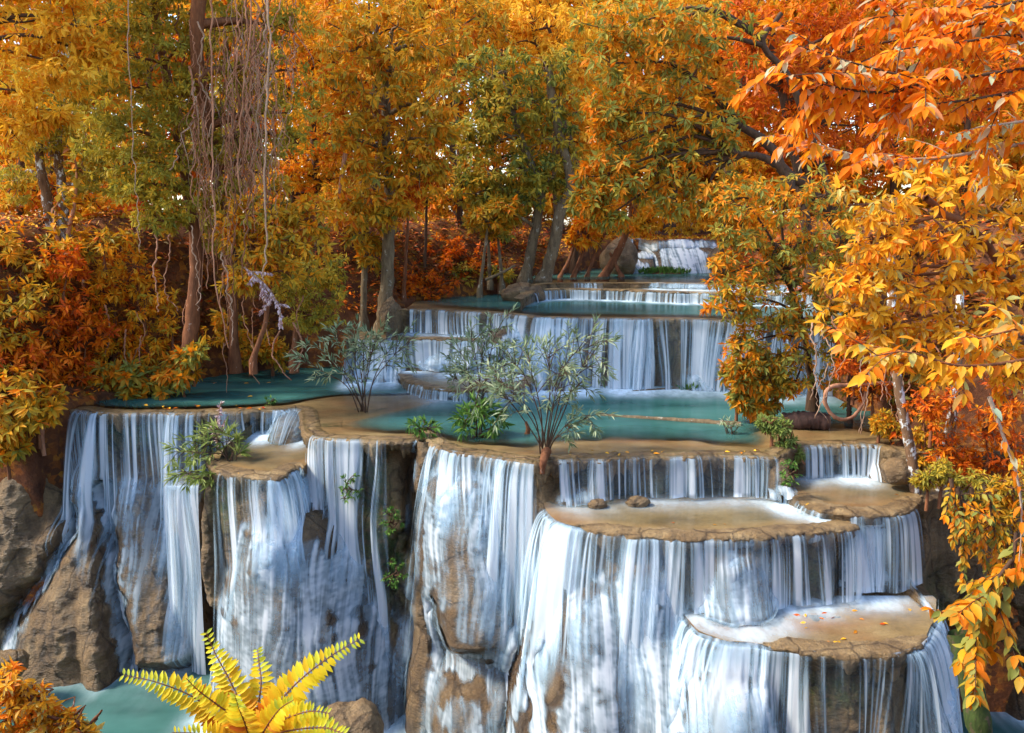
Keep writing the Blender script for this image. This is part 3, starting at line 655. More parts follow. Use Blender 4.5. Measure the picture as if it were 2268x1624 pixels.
fall('w', 'tall wide curtain at the right of the second terrace with a white dome in it', [C2.curtain('main', m_(1180), m_(1800), e_ur, seed=22, floor=0.0), C2.curtain('main', m_(1180), m_(1440), winx([(m_(1350), m_(1430), .6), (m_(1190), m_(1275), .7)]), seed=23, floor=0, v0=.6)], [C2.film_mesh(A2, lambda x, z, y: (x >= xm) & (x < ux(1548, 770, 1.15)))], at_z(1400, 706, 2.05), G2)
fall('w', 'sloping white cascade over the middle step behind the grey green shrubs', [C2.curtain('mid', -20, 20, e_mi, seed=24, floor=0.0)], [C2.film_mesh(A2, lambda x, z, y: (x < xm) & (z <= 1.25) & (z > .28))], at_z(980, 753, 1.25), G2)
fall('w', 'tiny fringe falling from the round low step into the pool', [C2.curtain('step', -20, 20, e_st, seed=25, floor=0.0)], [C2.film_mesh(A2, lambda x, z, y: (x < xm) & (z <= .28))], at_z(1020, 866, .28), G2)
fall('w', 'right hand cascade of the second terrace, half hidden by orange shrubs', [C2.curtain('right', -20, 20, e_ri, seed=26, floor=0.0)], [C2.film_mesh(A2, lambda x, z, y: x >= ux(1548, 770, 1.15))], at_z(1620, 762, 1.15), G2)

# ================================================================== third terrace and far fall
C3 = Cliff(0.0, 12.0, 0.03, 1.98, 2.62, 0.02, seed=500)
C3.solid('top', [(1180, 632), (1210, 628), (1300, 627), (1440, 627), (1600, 630), (1800, 633)], 2.62, under=0.1, slope=0.1, amp=0.15)
C3.solid('low', [(1152, 668), (1165, 655), (1195, 644), (1250, 641), (1330, 643), (1420, 646), (1500, 649), (1600, 652), (1800, 655)], 2.40, under=0.08, slope=0.25, amp=0.2)
C3.finish(); C3.rim('low', -20, 20, M['rim'], r=0.05, seed=61)
t_ = lambda u: ux(u, 645, 2.4)
f_l = winx([(t_(1165), t_(1800), .52)]); f_t = winx([(ux(1260, 627, 2.62), ux(1330, 627, 2.62), .45), (ux(1440, 627, 2.62), ux(1800, 630, 2.62), .6)])
C3.flow('low', lambda x: f_l(x)*1.2, 3500, rng=rng); C3.flow('top', lambda x: f_t(x)*1.2, 1500, rng=rng)
A3 = C3.film(0.3)
C3.rock('rock_cliff', M['rock'], A3)
G3 = 'third terrace waterfalls'
fall('w', 'low dark blue curtain of the third terrace below the leaning trunks', [C3.curtain('low', -20, 20, f_l, seed=31, floor=2.06)], [C3.film_mesh(A3, lambda x, z, y: z <= 2.40)], at_z(1400, 646, 2.4), G3)
fall('w', 'very low upper lip of the third terrace, lit warm at its right', [C3.curtain('top', -20, 20, f_t, seed=32, floor=2.41)], [C3.film_mesh(A3, lambda x, z, y: z > 2.40)], at_z(1500, 628, 2.62), G3)
C4 = Cliff(2.5, 12.5, 0.035, 2.4, 4.02, 0.03, seed=700)
vy = lambda y, z: CV+FPX*math.tan(math.atan((CAMZ-z)/y)-PITCH)
C4.solid('top', [(u, vy(y, 3.97)) for u, y in [(1376, 44), (1384, 40), (1392, 38.7), (1410, 38.4), (1450, 38.3), (1500, 38.3), (1530, 38.4), (1545, 38.6), (1570, 38.9), (1588, 39.4), (1598, 44)]], 3.97, under=0.0, slope=1.05, amp=0.4, lump=0.4, d0=0.06)
C4.bell((1425, 560, 38.0), (1420, 602, 36.6), 16, 34, thick=0.6); C4.bell((1500, 560, 38.0), (1515, 602, 36.6), 18, 40, thick=0.6)
C4.bell((1560, 550, 38.2), (1570, 602, 36.9), 16, 30, thick=0.6)
C4.bell((1380, 540, 38.2), (1374, 605, 36.3), 22, 36, thick=0.8)
C4.finish(); 
x4 = lambda u: xof(u, 38.5, 4.0)
f4 = winx([(x4(1395), x4(1416), .8), (x4(1424), x4(1452), .85), (x4(1462), x4(1490), .85), (x4(1496), x4(1528), .8), (x4(1550), x4(1570), .5)], soft=0.12)
C4.flow('top', lambda x: f4(x)*1.6, 9000, v0=0.6, rng=rng, drag=1.2)
A4 = np.clip(C4.film(0.7)*1.6, 0, 0.96)
C4.rock('rock_cliff', M['rock'], A4)
fall('w', 'far sloping white waterfall glowing under the bright orange trees', [], [C4.film_mesh(A4, lambda x, z, y: z < 9)], at_z(1450, 530, 4.0))

# ================================================================== pools
def lipf(C, key, off=0.03): return lambda X: np.interp(X, C.xs, C.lips[key][0])-off
def gauss(X, Y, u, v, z, rx, ry):
    P = at_z(u, v, z); return np.exp(-((X-P[0])/rx)**2-((Y-P[1])/ry)**2)
def main_depth(X, Y, d):
    w = fbm(X*0.6, Y*0.5, 77, 3)-0.5
    dist = 1.05+0.0*X+w*1.2
    dist = np.where(X < -4.9, 0.6+w*0.5, dist)
    dp = 0.045+1.1*sstep(dist*0.75, dist*2.6, d)
    bar = sum(gauss(X, Y, *a) for a in [(730, 925, 0, 1.0, 1.3), (800, 905, 0, 1.2, 1.2), (880, 890, 0, 1.2, 1.0), (760, 890, 0, .9, 1.3), (940, 880, 0, 1.0, .6), (700, 900, 0, .8, 1.2), (1790, 955, 0, 1.6, .6)])
    return np.clip(dp*(1-np.clip(bar*1.1+w*0.5*np.clip(bar*2, 0, 1), 0, 1))+0.03, 0.02, 2)
imps1 = [C1.imp]; imps2 = [C2.imp]; imps3 = [C3.imp]; imps4 = [C4.imp]
fo = foam_grid(imps2, -6.6, 11.5, 20, 28, 0.0, tol=0.2, gain=2.2, sx=3, sy=4, drift=10)
pool('water', 'pool_bed', -13.5, 10.5, lipf(C1, 'main'), lambda X: np.where(X < -4.2, 30.0, 27.5), 0.0, main_depth, fo, 420, 150, moss=lambda X, Y: sum(gauss(X, Y, *a) for a in [(740, 940, 0, .6, .25), (850, 950, 0, .7, .3), (820, 905, 0, .6, .3), (700, 925, 0, .3, .2)]))
def shelf(C, key, z, yback, imps, gain, depth=0.06, deep=0.12, **k):
    yl, xa, xb, _ = C.lips[key]
    f = foam_grid([imps], xa-0.2, xb+0.2, yl.min()-0.3, yback+0.3, z, gain=gain, **k)
    pool('water', 'rock_ledge', xa+0.02, xb-0.02, lipf(C, key, 0.0), lambda X: np.full_like(X, yback), z, lambda X, Y, d: depth+deep*sstep(0.2, 0.8, d), f, 200, 50, flat=True)
shelf(C1, 'ledge', -0.65, 22.3, C1.imp, 1.8)
shelf(C1, 'side', -0.75, 19.2, C1.imp, 1.8, sx=3, sy=2, drift=6)
shelf(C1, 'tier', -0.95, 18.5, C1.imp, 0.8, sx=3, sy=2.5, drift=5)
shelf(C1, 'low', -2.4, 15.9, C1.imp, 1.0, sx=3, sy=3, drift=5, depth=0.03, deep=0.05)
shelf(C2, 'mid', 1.25, 28.0, C2.imp, 1.5)
shelf(C2, 'step', 0.28, 26.0, C2.imp, 1.2)
shelf(C2, 'right', 1.15, 26.5, C2.imp, 1.2)
fo = foam_grid([C3.imp], 0, 12, 28, 33, 2.05, tol=0.1, gain=1.5, sx=2, sy=3, drift=5)
pool('water', 'pool_bed', m_(880), 11.0, lipf(C2, 'main'), lambda X: np.full_like(X, 33.0), 2.05, lambda X, Y, d: (0.04+0.9*sstep(0.5, 2.2, d))*sstep(-4.5, 0.5, X), fo, 200, 80)
shelf(C3, 'low', 2.40, 33.5, C3.imp, 1.0)
fo = foam_grid([C4.imp], 2, 12, 34, 40, 2.6, tol=0.15, gain=1.5, sx=2, sy=3, drift=8)
pool('water', 'pool_bed', 0.6, 11.5, lipf(C3, 'top'), lambda X: np.full_like(X, 40.0), 2.62, lambda X, Y, d: 0.05+0.5*sstep(0.5, 3, d), fo, 200, 80)
fo = foam_grid([C1.imp], -16, 10, 11, 22, -6.4, tol=0.5, gain=0.9, sx=5, sy=6, drift=20)
fz = -6.3
pool('water', 'pool_bed', -22, 16, lambda X: np.full_like(X, 6.0), lambda X: np.full_like(X, 22.5), fz, lambda X, Y, d: 0.9+0*X, fo, 300, 150, extra_foam=lambda X, Y: 0.75*np.exp(-np.maximum(np.interp(X, C1.xs, C1.F[6])-Y, 0)/0.40)*(0.25+0.75*sstep(-10.5, -8, X)))
# ------------------------------------------------------------------ ground
def bank_left(y):  return np.interp(y, [0, 17, 20.8, 22, 23.3, 25, 27, 28.2, 28.7, 30.7, 33, 36, 40, 44, 60], [-13, -12.6, -12.2, -11.6, -10.9, -10.2, -9.3, -7.6, -4.4, -3.3, -0.6, 2.0, 3.6, 4.4, 5])
def bank_right(y): return np.interp(y, [0, 16, 18, 20, 25, 30, 36, 40, 44, 60], [8.2, 8.2, 8.0, 9.2, 9.0, 9.4, 9.0, 9.6, 10, 11])
def ground_z(X, Y):
    X = np.asarray(X, float); Y = np.asarray(Y, float)
    bl = X*0+bank_left(Y)+(fbm(Y*0.7, X*0.2, 201, 3)-0.5)*1.0; br = bank_right(Y)+(fbm(Y*0.6, X*0.2, 203, 3)-0.5)*0.8
    dl = bl-X; dr = X-br
    chan = np.where(Y < 23.5, -7.0, np.where(Y < 28.9, -1.5, np.where(Y < 33.6, 0.6, np.where(Y < 40.5, 1.6, 3.9))))
    chan = np.where((Y > 23.5) & (Y < 29.0) & (X < -4.0), -1.5, chan)
    n1 = (fbm(X*0.35, Y*0.35, 205, 4)-0.5); n2 = (fbm(X*1.4, Y*1.4, 207, 3)-0.5)
    base = np.interp(Y, [20, 26.5, 28.5, 33, 40], [0.0, 0.0, 1.6, 2.4, 3.6])
    top = 4.75+0.2*n1
    hl = base+0.15+(top-base)*sstep(-0.1, 4.2, dl+n1*1.5)+n2*0.5*sstep(0.1, 1, dl)
    hr = np.interp(Y, [16, 18, 20, 30, 40], [-0.6, -0.3, 0.1, 2.0, 3.6]); hr = hr+(np.maximum(top, hr)-hr)*sstep(0, 3.4, dr+n1*1.2)+n2*0.45*sstep(0.1, 1, dr)
    z = np.where(dl > 0, np.maximum(hl, chan), np.where(dr > 0, np.maximum(hr, chan), chan))
    cut = np.where(X < -5, 21.0, 18.3); z = np.where(Y < cut, -7.0, z)
    z = np.where(Y > 40.5, np.maximum(z, 3.9+0.5*n1), z)
    z = np.where(Y < 8.0, np.maximum(z, 3.25-0.66*np.maximum(Y-1.5, 0)+0.2*n1), z)      # the bank the camera stands on
    return z
def gz(x, y): return float(ground_z(np.array([x]), np.array([y]))[0])
gx = np.linspace(-46, 46, 330); gy = np.concatenate([np.linspace(-6, 45, 250), np.linspace(45.8, 95, 40)])
GX, GY = np.meshgrid(gx, gy); GZ = ground_z(GX, GY)
tag(mk('ground', np.stack([GX, GY, GZ], -1).reshape(-1, 3), gridfaces(*GX.shape), M['soil']), kind='structure')

# ------------------------------------------------------------------ leaves
T_SIMPLE = (np.array([(0, 0, 0), (0.42, -0.5, 0.14), (1, 0, -0.06), (0.42, 0.5, 0.14)]), np.array([(0, 1, 2), (0, 2, 3)]))
T_FINE = (np.array([(0, 0, 0), (0.3, 0, 0.0), (0.65, 0, -0.03), (1, 0, -0.16), (0.18, -0.34, 0.10), (0.45, -0.5, 0.12), (0.75, -0.30, 0.02), (0.18, 0.34, 0.10), (0.45, 0.5, 0.12), (0.75, 0.30, 0.02)]),
          np.array([(0, 4, 1), (4, 5, 1), (1, 5, 2), (5, 6, 2), (2, 6, 3), (0, 1, 7), (7, 1, 8), (1, 2, 8), (8, 2, 9), (2, 3, 9)]))
def nrm(a): return a/(np.linalg.norm(a, axis=-1, keepdims=True)+1e-9)
def leaf_arrays(P, D, U, L, W, tint, tmpl=T_SIMPLE):
    D = nrm(D); S = nrm(np.cross(D, U)); U = np.cross(S, D); t, f = tmpl
    L = np.asarray(L)[:, None, None]; W = np.asarray(W)[:, None, None]
    V = P[:, None]+D[:, None]*(t[None, :, :1]*L)+S[:, None]*(t[None, :, 1:2]*W)+U[:, None]*(t[None, :, 2:3]*(W+0.25*L))
    n, k = len(P), len(t)
    F = (f[None]+(np.arange(n)*k)[:, None, None]).reshape(-1, 3)
    return V.reshape(-1, 3), F, np.repeat(tint, k)
def rand_dirs(n, rng): return nrm(rng.randn(n, 3))
def crown_leaves(blobs, leaf, rng, dens=1.0, k=7, droop=0.45, ratio=0.36, flat=0.75, clump=0.36, tmpl=T_SIMPLE, face=0.35, tmix=0.5, size_var=0.35, ragged=0.35):
    """blobs: (centre, radii). Leaves sit in rosettes on twig ends, twigs in clumps, clumps through the crown -> arrays, clump centres"""
    Ps, Ds, Us, Ls, Ts, C = [], [], [], [], [], []
    for c, r in blobs:
        rm = (r[0]*r[1]*r[2])**(1/3); rc = rm*clump
        nc = int(max(5, 2.6*dens**0.5*(r[0]*r[2]/(rc*rc))))
        d = rand_dirs(nc, rng); d[:, 1] -= face*rng.rand(nc); d = nrm(d)
        cc = c+d*r*(rng.rand(nc, 1)**0.4*(1+ragged*(rng.rand(nc, 1)-0.3)))
        ct = rng.rand(nc); C.append(cc)
        cr = rc*(0.55+0.75*rng.rand(nc))
        for i in range(nc):
            nt = int(max(3, dens*5.0*(cr[i]/leaf)**2/k*2.0))
            e = rand_dirs(nt, rng); e[:, 2] = np.abs(e[:, 2])*1.0-0.25; e = nrm(e)
            p = cc[i]+e*np.array([cr[i], cr[i], cr[i]*flat])*(0.45+0.6*rng.rand(nt, 1))
            ax = nrm(e*0.8+d[i]*0.5+np.array([0, 0, -droop*0.5])+rng.randn(nt, 3)*0.25)
            a = nrm(np.cross(ax, np.array([0.2, 0.1, 1.0])+rng.randn(nt, 3)*.1)); b = np.cross(ax, a)
            ph = np.linspace(0, 2*PI, k, endpoint=False)[None]+rng.rand(nt, 1)*6.28+rng.randn(nt, k)*0.3
            rad = a[:, None]*np.cos(ph)[..., None]+b[:, None]*np.sin(ph)[..., None]
            sp = 0.5+0.5*rng.rand(nt, k, 1)
            D = ax[:, None]*(1.1-sp)+rad*sp+np.array([0, 0, -droop])*(0.4+0.8*rng.rand(nt, k, 1))
            P = p[:, None]+rad*leaf*0.10-ax[:, None]*leaf*0.25*rng.rand(nt, k, 1)
            U = np.array([0, 0, 0.8])+ax[:, None]*0.8+rng.randn(nt, k, 3)*0.35
            Ps.append(P.reshape(-1, 3)); Ds.append(D.reshape(-1, 3)); Us.append(U.reshape(-1, 3))
            Ls.append(leaf*(1-size_var+2*size_var*rng.rand(nt*k)))
            Ts.append(np.clip(tmix*ct[i]+(1-tmix)*rng.rand(nt*k), 0, 1))
    P = np.concatenate(Ps); L = np.concatenate(Ls)
    return leaf_arrays(P, np.concatenate(Ds), np.concatenate(Us), L, L*ratio*(0.8+0.4*rng.rand(len(L))), np.concatenate(Ts), tmpl)+(np.concatenate(C),)
def snap(u, v, y, gap):
    ys = np.arange(14.0, 46, 0.1); R = ray(u, v); t = ys/R[1]; h = np.nonzero(ground_z(R[0]*t, ys) > CAMZ+R[2]*t)[0]
    return min(y, ys[h[0]]-gap) if len(h) else y
def blob_px(u, v, ru, rv, y, rd=None):
    c = at_y(u, v, y); k = y/FPX*1.02
    return c, np.array([ru*k, (rd if rd else 0.8*(ru+rv)/2*k), rv*k])
STAT = {'leaves': 0}
LEAFK, BLOBK = 0.74, 1.14
def tree(name, label, cat, trunks, blobs, mat, leafpx, y, seed, bark='bark_grey', group=None, limbs=True, twigs=True, **kw):
    leafpx *= LEAFK; blobs = [(b[0], b[1], b[2]*BLOBK, b[3]*BLOBK)+tuple(b[4:]) for b in blobs]
    """trunks: list of ([(u,v,y)...], r0px, r1px)"""
    rg = np.random.RandomState(seed)
    B = [blob_px(*(b if len(b) > 4 else b+(y,))) for b in blobs]
    t0 = [at_y(*p) for p in trunks[0][0]] if trunks else [B[0][0]-np.array([0, 0, B[0][1][2]])]
    root = tag(empty(name, t0[0]), label, cat, group)
    V, F, T, C = crown_leaves(B, leafpx*y/FPX, rg, **kw); STAT['leaves'] += len(T)//4
    mk('crown', V, F, LM[mat], root, attrs={'tint': T}, smooth=False)
    if trunks:
        bf = Buf(); tp = []
        for pts, r0, r1 in trunks:
            P = smooth_path([at_y(*p) for p in pts], 22); P[1:-1] += rg.randn(20, 3)*0.012*r0*0.1
            yy = pts[0][2]; R = np.linspace(r0, r1, 22)*yy/FPX; R[0] *= 1.5; R[1] *= 1.15
            P0 = P[0].copy(); P0[2] -= 0.35; P = np.vstack([P0, P]); R = np.concatenate([[R[0]*1.15], R])
            bf.tube(P, R, 9, 0.10, rg); tp.append(P[8:])
        tp = np.concatenate(tp); rl = trunks[0][2]*trunks[0][0][0][2]/FPX
        if limbs:
            for c, r in B:
                dd = np.linalg.norm(tp-c, axis=1)+np.maximum(0, tp[:, 2]-c[2])*1.5; a = tp[np.argmin(dd)]
                if np.linalg.norm(a-c) < 0.3: continue
                m = (a+c)/2+np.array([0, 0, 0.12*np.linalg.norm(a-c)])+rg.randn(3)*0.12
                bf.tube(smooth_path([a, m, c], 10), np.linspace(max(rl*0.7, .03), 0.018, 10), 6)
        if twigs:
            bc = np.array([c for c, r in B])
            for q in C[rg.permutation(len(C))[:90]]:
                a = bc[np.argmin(np.linalg.norm(bc-q, axis=1))]; m = (a+q)/2+rg.randn(3)*0.1
                bf.tube(smooth_path([a, m, q], 5), np.linspace(0.018, 0.007, 5), 4)
        bf.mk('trunk', M[bark], root)
    return root
FOR = 'tall trees of the forest behind the waterfalls'
# ------------------------------------------------------------------ left bank trees; crown blobs above the frame are added to shade the falls
tree('yellow_tree', 'bright yellow leaved tree reaching in at the top left corner', 'tree', [([(-230, 640, 21), (-180, 400, 21), (-120, 150, 21), (-40, 60, 21)], 24, 9)],
     [(50, 50, 110, 80), (130, 140, 90, 60), (30, 200, 100, 80), (170, 60, 75, 60), (20, 285, 60, 45), (215, 125, 45, 28), (100, 245, 50, 35), (40, -60, 150, 90), (160, -130, 130, 90), (-20, -200, 160, 100), (90, -290, 150, 100), (-120, -100, 130, 100), (-140, -280, 130, 100)], 'yellow', 27, 21, 11, bark='bark_dark', dens=1.15)
tree('mottled_tree', 'twin pale mottled trunks under olive leaves beside the left bank', 'tree', [([(118, 520, 25.5), (100, 420, 25.5), (86, 320, 25.5), (92, 200, 25.5)], 12, 7), ([(142, 520, 25.8), (138, 420, 25.8), (128, 320, 25.8), (140, 180, 25.8)], 12, 7)],
     [(110, 330, 80, 30), (180, 260, 110, 70), (60, 260, 70, 60), (150, 180, 90, 50), (40, 400, 60, 40), (200, 400, 60, 50), (130, -330, 160, 110), (0, -420, 160, 100), (250, -400, 150, 100)], 'dull', 17, 25.5, 12, bark='bark_mottled', dens=1.2, flat=0.5)
tree('olive_tree', 'layered olive green tree with feathery sprays left of the hanging roots', 'tree', [([(415, 792, 24), (428, 700, 24), (432, 600, 24), (428, 500, 24), (400, 330, 24), (360, 120, 24), (340, 10, 24)], 17, 8)],
     [(330, 40, 120, 45), (270, 120, 110, 40), (390, 110, 90, 40), (300, 195, 120, 40), (420, 200, 80, 40), (360, 275, 100, 40), (270, 290, 90, 45), (300, 350, 95, 35), (400, 345, 80, 35), (370, 405, 110, 38), (300, 420, 60, 30), (380, 455, 80, 30), (360, 490, 55, 20), (200, 60, 80, 50), (300, -60, 140, 70), (400, -130, 120, 80), (260, -190, 140, 90), (380, -270, 130, 90)], 'dull', 19, 23.2, 13, bark='bark_red', dens=1.5, flat=0.4, droop=0.25, k=8, ratio=0.32)
tree('hanging_root_tree', 'dark trunk at the top draped with curtains of hanging aerial roots', 'tree', [([(520, 800, 25.0), (510, 600, 24.6), (475, 350, 23.6), (445, 180, 22.8), (435, 60, 22.4), (455, -80, 22.2)], 9, 14)],
     [(480, 330, 60, 35), (450, 250, 50, 30), (500, 420, 50, 35), (540, 60, 90, 50), (600, 160, 80, 50), (640, 250, 70, 55), (580, 330, 60, 40), (520, 160, 60, 50), (660, 320, 45, 30), (610, 60, 80, 50), (520, -60, 130, 70), (600, -150, 130, 90), (480, -230, 140, 100), (620, -330, 140, 100)], 'dull', 17, 23.4, 14, bark='bark_red', dens=0.9, flat=0.5)
tree('orange_sapling', 'sapling of broad orange leaves under the hanging roots', 'tree', [([(560, 800, 23), (590, 700, 23), (600, 560, 23), (610, 480, 23)], 6, 3)],
     [(600, 470, 75, 50), (655, 540, 60, 50), (560, 545, 60, 40), (690, 480, 50, 40), (530, 490, 45, 40), (620, 600, 60, 35), (540, 620, 50, 30)], 'amber', 27, 22.6, 15, bark='bark_red', dens=0.9)
tree('gold_bush', 'rounded olive gold bush overhanging the left shore of the pool', 'bush', [([(650, 800, 25), (655, 730, 25), (670, 650, 25)], 7, 4)],
     [(690, 600, 60, 45), (715, 655, 55, 45), (675, 690, 55, 38), (645, 630, 50, 45), (700, 710, 40, 25), (730, 610, 30, 35)], 'dull', 16, 25, 16, bark='bark_red', dens=1.25, k=9, ratio=.3, droop=.6)
tree('broad_tree', 'big orange tree on a thick pale trunk left of the second terrace', 'tree', [([(850, 722, 28.2), (852, 670, 28.2), (858, 600, 28.2), (862, 520, 28.2), (864, 420, 28.2), (852, 280, 28.2), (862, 120, 28.2)], 17, 9)],
     [(880, 60, 110, 60), (790, 110, 80, 70), (870, 160, 110, 70), (950, 110, 60, 60), (820, 230, 90, 70), (930, 240, 80, 70), (970, 310, 50, 55), (880, 320, 90, 60), (780, 310, 60, 55), (930, 380, 60, 40), (840, 400, 60, 45), (740, 200, 60, 60), (800, 470, 55, 40), (880, 470, 40, 35)], 'amber', 26, 27.5, 17, dens=0.95, droop=0.75)
tree('slim_tree', 'slim grey trunk with sparse orange leaves just left of the thick pale trunk', 'tree', [([(805, 712, 28.6), (806, 620, 28.6), (812, 530, 28.6), (800, 400, 28.6)], 8, 5)],
     [(790, 520, 45, 40), (760, 440, 45, 50), (820, 560, 30, 30)], 'amber', 24, 28.4, 18, dens=0.6)
tree('orange_tree', 'orange tree between the hanging roots and the big orange tree', 'tree', [([(700, 640, 29.5), (705, 450, 29.5), (690, 250, 29.5), (690, 60, 29.5)], 9, 6)],
     [(690, 50, 100, 60), (740, 140, 70, 60), (670, 160, 70, 60), (720, 240, 70, 60), (700, 330, 60, 50), (650, 380, 50, 40), (730, 400, 45, 50), (640, 60, 60, 60)], 'orange', 19, 29.5, 19, bark='bark_dark', dens=1.0)
# ------------------------------------------------------------------ centre
tree('leaning_tree', 'olive and gold tree on the left one of two leaning trunks', 'tree', [([(1163, 624, 32.8), (1175, 560, 32.8), (1190, 480, 32.8), (1196, 420, 32.8), (1150, 300, 32.8), (1120, 180, 32.8)], 13, 7)],
     [(1090, 170, 70, 45), (1060, 240, 70, 50), (1130, 240, 80, 50), (1040, 310, 50, 45), (1110, 310, 80, 50), (1080, 380, 70, 45), (1150, 390, 70, 45), (1120, 440, 55, 30), (1050, 430, 45, 35), (1100, 490, 40, 30), (1180, 430, 45, 30)], 'olive', 20, 32.4, 21, dens=1.0, droop=.55, flat=.6)
tree('leaning_tree', 'dark green and gold tree on the right one of two leaning trunks', 'tree', [([(1203, 624, 32.4), (1222, 560, 32.4), (1240, 470, 32.4), (1262, 400, 32.4), (1230, 260, 32.4), (1215, 150, 32.4)], 15, 8)],
     [(1210, 150, 70, 50), (1180, 220, 60, 50), (1240, 230, 50, 60), (1200, 310, 60, 50), (1250, 330, 40, 60), (1215, 390, 55, 40), (1255, 430, 30, 40)], 'olive', 20, 32.8, 22, dens=1.0, droop=.55)
for k, (u, v, y, vt, du) in enumerate([(1062, 640, 31.6, 500, 18), (1085, 622, 32.5, 480, -6), (1112, 630, 32.4, 500, -12), (893, 660, 30.2, 420, 14), (938, 640, 32, 430, 8)]):
    tree('sapling', ['crooked greenish sapling standing at the water left of the leaning trunks', 'straight thin sapling behind the crooked greenish one', 'curved sapling with a swollen foot beside the leaning trunks', 'red stemmed sapling right of the thick pale trunk', 'dark slim sapling in front of the red bank'][k], 'tree',
         [([(u, v, y), (u+du*0.5, (v+vt)/2, y), (u+du, vt, y)], 4.5, 2.5)], [(u+du, vt-10, 40, 32), (u+du+30, vt-30, 30, 24)], ['amber', 'dull', 'amber', 'red', 'amber'][k], 20, y, 30+k, bark=['bark_grey', 'bark_grey', 'bark_grey', 'bark_red', 'bark_dark'][k], dens=0.55, limbs=False, group='thin saplings on the bank')
tree('rooted_tree', 'slanting trunk with stilt roots beside the far waterfall', 'tree', [([(1335, 618, 34.5), (1362, 570, 34.5), (1385, 520, 34.5), (1402, 450, 34.5)], 10, 6), ([(1300, 612, 34.2), (1320, 560, 34.3), (1345, 500, 34.4)], 4, 3), ([(1270, 612, 34), (1290, 560, 34.2), (1310, 500, 34.4)], 5, 3), ([(1375, 612, 34.2), (1362, 585, 34.4), (1350, 560, 34.5)], 5, 3), ([(1240, 612, 33.8), (1262, 570, 34), (1275, 520, 34)], 4, 3)],
     [(1330, 480, 60, 35), (1400, 455, 60, 35), (1290, 520, 35, 25)], 'orange', 22, 34, 36, bark='bark_red', dens=0.8, limbs=False)
for k, (lab, u, v, y, m, bl) in enumerate([
    ('tall golden tree filling the gap between the big orange tree and the leaning trunks', 1010, 640, 35.5, 'amber', [(1000, 60, 80, 60), (1040, 130, 70, 50), (990, 170, 60, 50), (1060, 40, 70, 50), (1020, 400, 50, 40), (980, 450, 45, 35)]),
    ('golden tree rising above the dark green and gold tree', 1270, 600, 36.5, 'yellow', [(1180, 50, 80, 50), (1260, 50, 80, 55), (1130, 100, 70, 50), (1290, 130, 60, 50), (1230, 110, 60, 40)]),
    ('olive gold tree between the hanging roots and the layered olive tree', 520, 620, 27, 'dull', [(500, 60, 70, 50), (540, 200, 70, 50), (480, 300, 60, 50), (560, 380, 60, 45), (450, 480, 50, 35), (500, 520, 50, 35), (230, 380, 60, 50)]),
    ('golden orange tree tucked left of the big orange tree', 640, 640, 31, 'amber', [(620, 130, 70, 50), (610, 240, 60, 50), (640, 330, 55, 45), (600, 420, 50, 40), (740, 300, 50, 50), (760, 420, 40, 40)]),
    ('deep orange tree behind the overhanging tree near the far waterfall', 1600, 600, 33, 'orange', [(1620, 420, 60, 40), (1560, 470, 55, 32), (1640, 500, 50, 30), (1500, 480, 45, 25), (1690, 470, 55, 40), (1420, 500, 30, 16)]),
    ('red orange tree in the left corner behind the mottled trunks', 40, 560, 28, 'orange', [(40, 380, 70, 45), (120, 430, 70, 40), (0, 450, 60, 40), (210, 450, 60, 35), (60, 300, 70, 40)])]):
    tree('filler_tree' if False else 'forest_tree', lab, 'tree', [([(u, v, y), (u+8, (v+150)/2, y), (bl[0][0], bl[0][1]+20, y)], 8, 4)], bl, m, 21, y, 400+k, bark='bark_dark', dens=0.95, droop=.6)
# ------------------------------------------------------------------ right side
tree('overhanging_tree', 'large orange and green tree leaning over the pools from the right', 'tree', [([(2080, 820, 25), (1900, 560, 25), (1800, 430, 24.5), (1745, 385, 24), (1700, 320, 24), (1640, 280, 24)], 17, 8), ([(1745, 392, 24), (1700, 352, 23.8), (1635, 340, 23.6)], 10, 6), ([(1860, 500, 24.6), (1760, 200, 24), (1690, 100, 24), (1730, 30, 24)], 8, 5)],
     [(1390, 60, 85, 55), (1470, 60, 80, 50), (1350, 140, 55, 55), (1450, 140, 90, 60), (1550, 90, 90, 60), (1540, 180, 80, 60), (1420, 220, 85, 55), (1345, 250, 50, 45), (1490, 270, 90, 55), (1580, 270, 60, 50), (1370, 320, 70, 50), (1450, 350, 80, 50), (1540, 360, 70, 50), (1330, 390, 45, 45), (1400, 410, 70, 45), (1490, 430, 60, 40), (1305, 450, 35, 28), (1345, 480, 45, 28), (1570, 430, 60, 50)], 'mixed', 27, 23.6, 41, bark='bark_dark', dens=0.85)
tree('red_tree', 'deep orange tree high up behind the overhanging branches', 'tree', [([(1800, 600, 27), (1760, 350, 27), (1700, 60, 27)], 12, 7)],
     [(1660, 60, 80, 60), (1720, 150, 90, 70), (1640, 190, 60, 60), (1790, 60, 90, 60), (1830, 180, 90, 70), (1760, 250, 90, 60), (1880, 90, 80, 70), (1960, 180, 100, 80), (1900, 280, 90, 60), (2050, 80, 110, 80), (2100, 220, 100, 80), (2220, 120, 100, 90)], 'red', 22, 27, 42, bark='bark_dark', dens=0.95)
